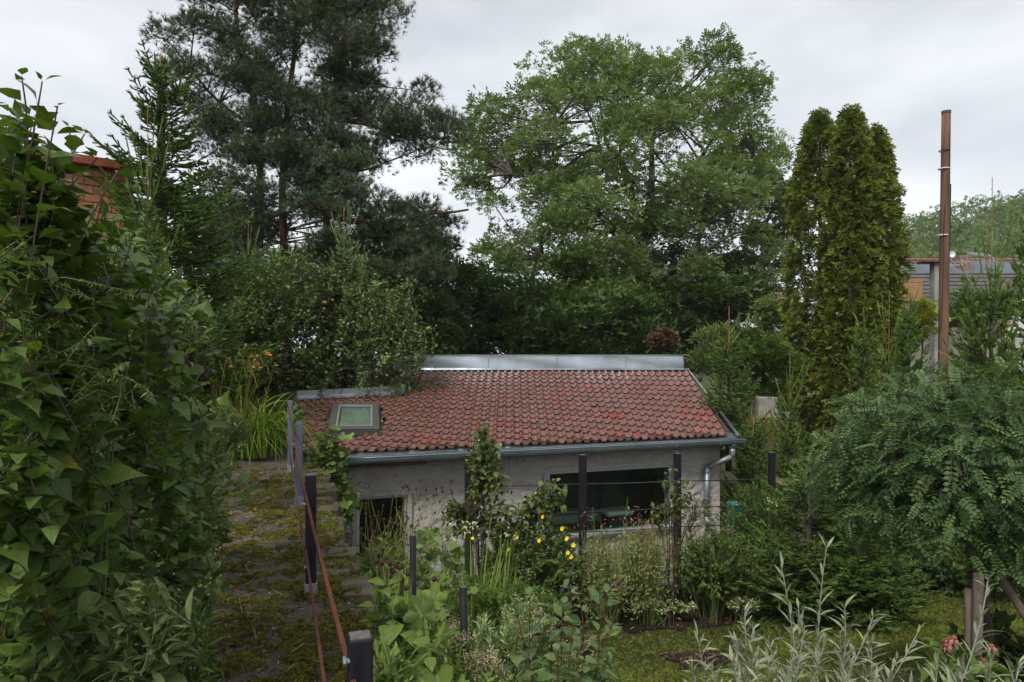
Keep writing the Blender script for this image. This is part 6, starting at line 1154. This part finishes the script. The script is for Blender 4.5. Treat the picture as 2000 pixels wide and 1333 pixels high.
# red-stemmed shoots with round blue-green leaves
wt = [(1005, 1185, 2.7, -.1, .35), (1035, 1165, 2.75, .0, .4), (1062, 1158, 2.8, .05, .4), (1100, 1180, 2.7, -.05, .42), (1130, 1160, 2.65, .02, .45), (1155, 1175, 2.7, .12, .42), (1185, 1160, 2.75, .15, .45), (1205, 1200, 2.7, .2, .4), (1060, 1215, 2.6, -.1, .35), (1120, 1220, 2.6, .05, .35), (1170, 1235, 2.55, .15, .32), (1010, 1240, 2.6, -.1, .3), (1090, 1270, 2.5, 0, .3), (1140, 1290, 2.5, .1, .3), (1190, 1280, 2.55, .2, .3), (1030, 1290, 2.5, -.1, .3), (1170, 1140, 2.9, .1, .4), (1110, 1130, 2.95, .05, .4)]
T_ = np.array([at(*w[:3]) for w in wt]); grow_bush('snowberry_shoots', 'red-stemmed shoots with round blue-green leaves at the bottom centre', 'plant', np.array([at(1110, 690, 2.7)[0], 2.75, gz(at(1110, 690, 2.75))]), T_, norm(np.array([[w[3], -.05, 1.] for w in wt])), np.array([w[4] for w in wt]), 8, DOG, .066, L_SNOW, L_SNOWO, 240, TWIG_R, 2, 1.15, .25, 571, 12, .005, tip=.6, tw=.003, vis=8.)

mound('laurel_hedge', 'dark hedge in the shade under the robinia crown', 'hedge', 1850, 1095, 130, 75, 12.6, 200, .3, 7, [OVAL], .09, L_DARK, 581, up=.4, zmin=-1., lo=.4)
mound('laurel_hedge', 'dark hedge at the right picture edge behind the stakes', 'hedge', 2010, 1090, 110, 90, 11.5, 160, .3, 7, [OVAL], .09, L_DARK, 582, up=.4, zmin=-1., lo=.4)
# ================================================================== RIGHT BACKGROUND: pole, village, hill
p0, p1 = at(1838, 700, 17.), at(1848, 220, 17.); p0[2] = gz(p0); top = p1; dirp = (p1 - p0)
th = thing('utility_pole', 'tall brown wooden utility pole without wires right of the thujas', 'pole', tuple(p0)); g = G(); tube(g, [p0 + dirp * t for t in np.linspace(0, 1, 12)], np.linspace(.128, .10, 12), 14); g.build('shaft', WOOD_P, th, True)
g = G(); tube(g, [p1 - [0, 0, .03], p1 + [0, 0, .035]], .108, 14); g.build('cap', plain('dark_cap', (.06, .06, .065), .6), th)
for py, r, m in ((295, .012, CHAR), (330, .018, None), (460, .018, None)):
    c = at(1846 - (py - 220) * .02, py, 17.); rr = .118; g = G(); tube(g, [c + [rr * math.cos(a), rr * math.sin(a), 0] for a in np.linspace(0, 2 * PI, 20)], r, 5); g.build('band', m or plain('pale_band_%d' % py, (.7, .7, .7), .5), th)
g = G(); tube(g, spline([p0 + [.15, -.03, .0], at(1851, 600, 16.95), at(1854, 480, 16.95), at(1856, 360, 16.95)], 10), .022, 6); g.build('cable', CHAR, th)
g = G(); tube(g, spline([at(1839, 640, 16.87), at(1842, 540, 16.87), at(1843, 450, 16.88), at(1846, 400, 16.885)], 8), .010, 4); g.build('crack', plain('deep_crack', (.03, .018, .012), .9), th)
g = G(); tube(g, [at(1850, 519, 17), at(1880, 518, 17)], .014, 5); tube(g, [at(1877, 514, 17), at(1877, 523, 17)], .02, 5); g.build('insulator_arm', ZINC, th)
# concrete chimney post with flat dark cap
pc = at(1829, 515, 26); b = np.array([pc[0], pc[1], gz(pc)]); th = thing('concrete_post', 'grey concrete chimney post with flat dark cap left of the pole', 'post', tuple(b)); g = G(); bbox_mesh(g, [b[0], b[1], (b[2] + pc[2]) / 2], (.34, .34, pc[2] - b[2]), .02); g.build('shaft', plain('weathered_concrete', (.34, .33, .30), .9, 0, (.2, .19, .17), 2.5, .5, 20, .02), th); g = G(); bbox_mesh(g, [b[0] - .12, b[1], pc[2] + .05], (.95, .6, .08), .01); g.build('cap', plain('rusty_cap', (.07, .045, .04), .7), th)
# long village house
r0_, r1_, e0_, e1_ = at(1715, 527, 46), at(2120, 497, 46), at(1715, 606, 40), at(2120, 604, 40); r1_[2] = r0_[2] = (r0_[2] + r1_[2]) / 2; e1_[2] = e0_[2]
vh = thing('village_house', 'long village house with grey roof and red ridge beyond the pole', 'house', tuple(np.array([(e0_[0] + e1_[0]) / 2, 43, -2.5])))
W_SL = plain('grey_slate', (.115, .10, .09), .85, 0, (.07, .062, .056), 1.5, .4, 12, .02); W_CO = plain('blue_grey_corrugated', (.21, .235, .27), .55, 0, (.16, .18, .2), 2); W_RR = plain('red_ridge_tile', (.28, .09, .06), .8, 0, (.2, .07, .05), 3)
dn = e0_ - r0_; nrm = norm(np.cross(r1_ - r0_, dn)); nrm = nrm if nrm[2] > 0 else -nrm; xd = norm(r1_ - r0_); Lx = np.linalg.norm(r1_ - r0_)
g = G(); n = 240; V = []
for t in (0., .30):
    for i in range(n): V.append(r0_ + xd * Lx * i / (n - 1) + dn * t + nrm * (.10 + .045 * math.cos(i * PI)))
g.add(np.array(V), [[[i, i + 1, n + i + 1, n + i] for i in range(n - 1)]]); ro = g.build('corrugated_roof', W_CO, vh)
for k in range(9):
    t0, t1 = .29 + .71 * k / 9, .29 + .71 * (k + 1) / 9 + .01; g = G(); q = [r0_ + dn * t0 + nrm * .02, r0_ + xd * Lx + dn * t0 + nrm * .02, r0_ + xd * Lx + dn * t1 + nrm * .09, r0_ + dn * t1 + nrm * .09, r0_ + dn * t1 - nrm * .0, r0_ + xd * Lx + dn * t1]; g.add(np.array(q), [[[0, 1, 2, 3], [3, 2, 5, 4]]]); g.build('slate_course', W_SL, vh)
for k in range(34):
    g = G(); c = r0_ + xd * Lx * (k + .5) / 34 + nrm * .12; tube(g, [c - xd * Lx / 72 + nrm * .02, c + xd * Lx / 70], .13, 6); g.build('ridge_tile', W_RR, vh, True)
g = G(); q0 = np.array([e0_[0], 40.3, -3.5]); q1 = np.array([e1_[0], 40.3, -3.5]); g.add(np.array([q0, q1, [q1[0], 40.3, e0_[2]], [q0[0], 40.3, e0_[2]], [q0[0], 52, -3.5], [q1[0], 52, -3.5], [q1[0], 52, e0_[2]], [q0[0], 52, e0_[2]], r0_ - [0, 0, .05], r1_ - [0, 0, .05]]), [[[0, 1, 2, 3], [5, 4, 7, 6], [1, 5, 6, 2], [4, 0, 3, 7], [7, 6, 9, 8]], [[3, 7, 8], [6, 2, 9]]]); g.build('wall', plain('cream_plaster', (.30, .27, .23), .9, 0, (.2, .18, .15), 1), vh)
def chimney(px, py, d, w, h, mat, parent, capm=None):
    c = at(px, py, d); g = G()
    for k in range(int(h / .1)):
        s = w + (.04 if k >= int(h / .1) - 2 else 0); box(g, c + [0, 0, -h + .1 * k + .05], (s, s, .092))
    g.build('chimney', mat, parent)
BRK = plain('orange_brick', (.42, .22, .10), .85, 0, (.3, .16, .08), 6, .4, 20, .01)
chimney(1878, 500, 45, .75, 1.0, plain('old_brick', (.3, .17, .11), .9, 0, (.2, .12, .09), 4), vh); chimney(1772, 547, 41, 1.15, 1.3, BRK, vh)
g = G(); c = at(1858, 497, 44); V = [c] + [c + [.22 * math.cos(a), -.08, .22 * math.sin(a)] for a in np.arange(18) * PI / 9]; g.add(np.array(V), [[[0, 1 + j, 1 + (j + 1) % 18] for j in range(18)]]); g.build('satellite_dish', plain('white_dish', (.75, .75, .75), .5), vh)
# aerials
for lb, px, d, pts in (('tall television aerial mast on the village roof', 1889, 38, ((494, 1889, 1935, 500), (512, 1862, 1945, 510))),):
    b = at(px, 600, d); th = thing('roof_aerial', lb, 'aerial', tuple(b)); g = G(); tube(g, [b, at(px, 497, d)], .03, 6); g.build('mast', plain('grey_steel', (.25, .25, .26), .5, .5), th)
    for y0, x0, x1, y1 in pts:
        g = G(); tube(g, [at(x0, y0, d), at(x1, y1, d)], .02, 5)
        for k in range(9): c = at(x0 + (x1 - x0) * k / 8, y0 + (y1 - y0) * k / 8, d); tube(g, [c - [.03, .3, .18], c + [.03, .3, .18]], .012, 4)
        g.build('antenna', ZINC, th)
# nearer outbuilding with brown roof and white gable
oh = thing('outbuilding', 'low outbuilding with brown roof, red verge and white gable by the right edge', 'house', tuple(at(1960, 690, 30) + [0, 0, -3])); g = G(); A0, A1, B0, B1 = at(1840, 600, 30), at(1985, 520, 33), at(1935, 700, 28), at(2150, 640, 28)
g.add(np.array([at(1850, 585, 33), at(2000, 540, 33), at(1958, 650, 28), at(1800, 690, 28)]), [[[0, 3, 2, 1]]]); g.build('roof', plain('brown_corrugated', (.12, .085, .075), .8, 0, (.07, .055, .05), 3, .5, 8, .03), oh)
g = G(); tube(g, [at(2003, 538, 33), at(1959, 652, 27.9)], .09, 4); g.build('verge', W_RR, oh); g = G(); g.add(np.array([at(2000, 545, 33.1), at(1960, 652, 28.1), at(1960, 760, 28.1), at(2200, 760, 34), at(2200, 640, 34)]), [[[0, 1, 2, 3, 4]]]); g.build('wall', plain('white_plaster', (.45, .44, .41), .9), oh)
# far cream house, parked car
fh = thing('far_house', 'distant cream house with orange roof and balcony left of the thujas', 'house', tuple(at(1530, 660, 62))); c = at(1532, 620, 62)
g = G(); box(g, c + [0, 2, -.3], (2.6, 4, 5.0)); g.build('wall', plain('cream_wall', (.6, .54, .44), .9), fh); rf = G(); z = at(1530, 588, 62)[2]; rf.add(np.array([[c[0] - 1.6, 61.6, z], [c[0] + 1.6, 61.6, z], [c[0] + 1.6, 64, z + 1.1], [c[0] - 1.6, 64, z + 1.1], [c[0] - 1.6, 66.4, z], [c[0] + 1.6, 66.4, z]]), [[[0, 1, 2, 3], [3, 2, 5, 4]]]); rf.build('roof', plain('orange_roof', (.42, .15, .08), .8), fh)
for dz in (1.0, -1.2):
    g = G(); box(g, c + [-.3, -.02, dz], (.7, .06, 1.0)); wo = g.build('window', plain('dark_pane_%d' % int(dz * 10), (.06, .07, .08), .2), fh)
g = G(); box(g, c + [0, -.5, -.25], (2.7, 1.0, .14)); [box(g, c + [-1.3 + .2 * k, -.98, .2], (.05, .05, .75)) for k in range(14)]; box(g, c + [0, -.98, .6], (2.7, .07, .07)); g.build('balcony', plain('brown_balcony', (.2, .13, .09), .8), fh)
cc = at(1528, 662, 50); th = thing('parked_car', 'small white car parked below the far cream house', 'car', tuple(cc)); g = G(); S = [(-1, 0), (-1, .35), (-.55, .42), (-.35, .72), (.35, .72), (.6, .42), (1, .38), (1, 0)]; V = [[cc[0] + x * 1.9 * .9, cc[1] + s * .8, cc[2] + .25 + z * 1.35] for s in (-1, 1) for x, z in S]; g.add(np.array(V), [[list(range(8))], [list(range(15, 7, -1))], [[i, (i + 1) % 8, 8 + (i + 1) % 8, 8 + i][::-1] for i in range(8)]]); g.build('body', plain('white_car_paint', (.62, .64, .67), .3), th)
for sx in (-1.1, 1.1):
    g = G(); tube(g, [cc + [sx, -.84, .3], cc + [sx, -.6, .3]], .3, 12); g.build('wheel', plain('tyre_%d' % int(sx * 10), (.02, .02, .02), .8), th)
g = G(); box(g, cc + [0, -.815, .98], (1.2, .02, .28)); g.build('side_window', plain('car_glass', (.05, .06, .07), .15), th)
# wooded hill
rng = np.random.default_rng(601); hp = [(1735, 500), (1760, 470), (1790, 445), (1830, 432), (1870, 408), (1920, 405), (1960, 425), (2000, 395), (2080, 385), (2080, 560), (1735, 560)]
q = sample_poly(rng, hp, 330); d = 175 - (q[:, 1] - 400) * .45 + rng.normal(0, 6, 330); C = pix(q, d); R = 2.6 + 2.6 * rng.random(330); P, D_, ci = clump_leaves(rng, C, R, 13000, zsq=.9, core=.6); g = G(); scatter(g, SPRAY, P, D_, rng.normal(0, .45, P.shape) + [0, 0, 1], 1.25 * (.7 + .6 * rng.random(len(P))), var=np.clip(.5 * rng.random(len(P)) + .5 * rng.random(330)[ci], 0, 1)); tag(g.build('hill_wood', L_FAR), 'wooded hill of broad-leaved trees behind the village roofs', 'wood', kind='stuff')
# brick building behind the lilac
bw0, bw1 = at(-60, 268, 10.6), at(262, 321, 12.05); bw1[2] = bw0[2] = 3.32; xd = norm(bw1 - bw0); yd = np.array([-xd[1], xd[0], 0]); Lb = np.linalg.norm(bw1 - bw0); RB3 = np.stack([xd, yd, [0, 0, 1]], 1)
bb = thing('brick_building', 'orange brick building with red metal parapet behind the lilac', 'building', tuple((bw0 + bw1) / 2 + yd * 2 + [0, 0, -5.]))
g = G(); box(g, (bw0 + bw1) / 2 + yd * 2.06 - [0, 0, 2.6], (Lb, 4.0, 5.0), RB3); g.build('wall', plain('mortar', (.36, .31, .25), .9), bb)
g = G(); bbox_mesh(g, (bw0 + bw1) / 2 + yd * 2.0 - [0, 0, .07], (Lb + .1, 4.3, .15), .01, RB3); g.build('parapet_cap', plain('red_metal', (.34, .055, .03), .5, .1, (.26, .05, .03), 3), bb)
BR = plain('clay_block', (.50, .21, .11), .85, 0, (.38, .15, .08), 7, .4, 30, .008, byobj=True); g = G(); bbox_mesh(g, (0, 0, 0), (.262, .06, .132), .006); BM = g.mesh('brick', BR)
for r_ in range(9):
    for k in range(int(Lb / .275)):
        x = .15 + .275 * k + (.1375 if r_ % 2 else 0)
        if x + .13 > Lb: continue
        c = bw0 + xd * x + yd * .045 - [0, 0, .24 + .145 * r_]; inst('brick', BM, Matrix([[RB3[m][0], RB3[m][1], RB3[m][2], c[m]] for m in range(3)] + [[0, 0, 0, 1]]), bb)

# ================================================================== AIR
m = bpy.data.materials.new('thin_rain_haze'); m.use_nodes = True; nt = m.node_tree
for q in list(nt.nodes): nt.nodes.remove(q)
mo = nt.nodes.new('ShaderNodeOutputMaterial'); pv = nt.nodes.new('ShaderNodeVolumePrincipled'); pv.inputs['Color'].default_value = (.93, .96, 1, 1); pv.inputs['Density'].default_value = .00035; pv.inputs['Anisotropy'].default_value = 0.
nt.links.new(pv.outputs[0], mo.inputs['Volume'])
g = G(); box(g, (0, 150, 17.5), (620, 700, 55)); hz = g.build('haze', m); tag(hz, 'thin grey rain haze over the whole valley', 'haze', kind='stuff')
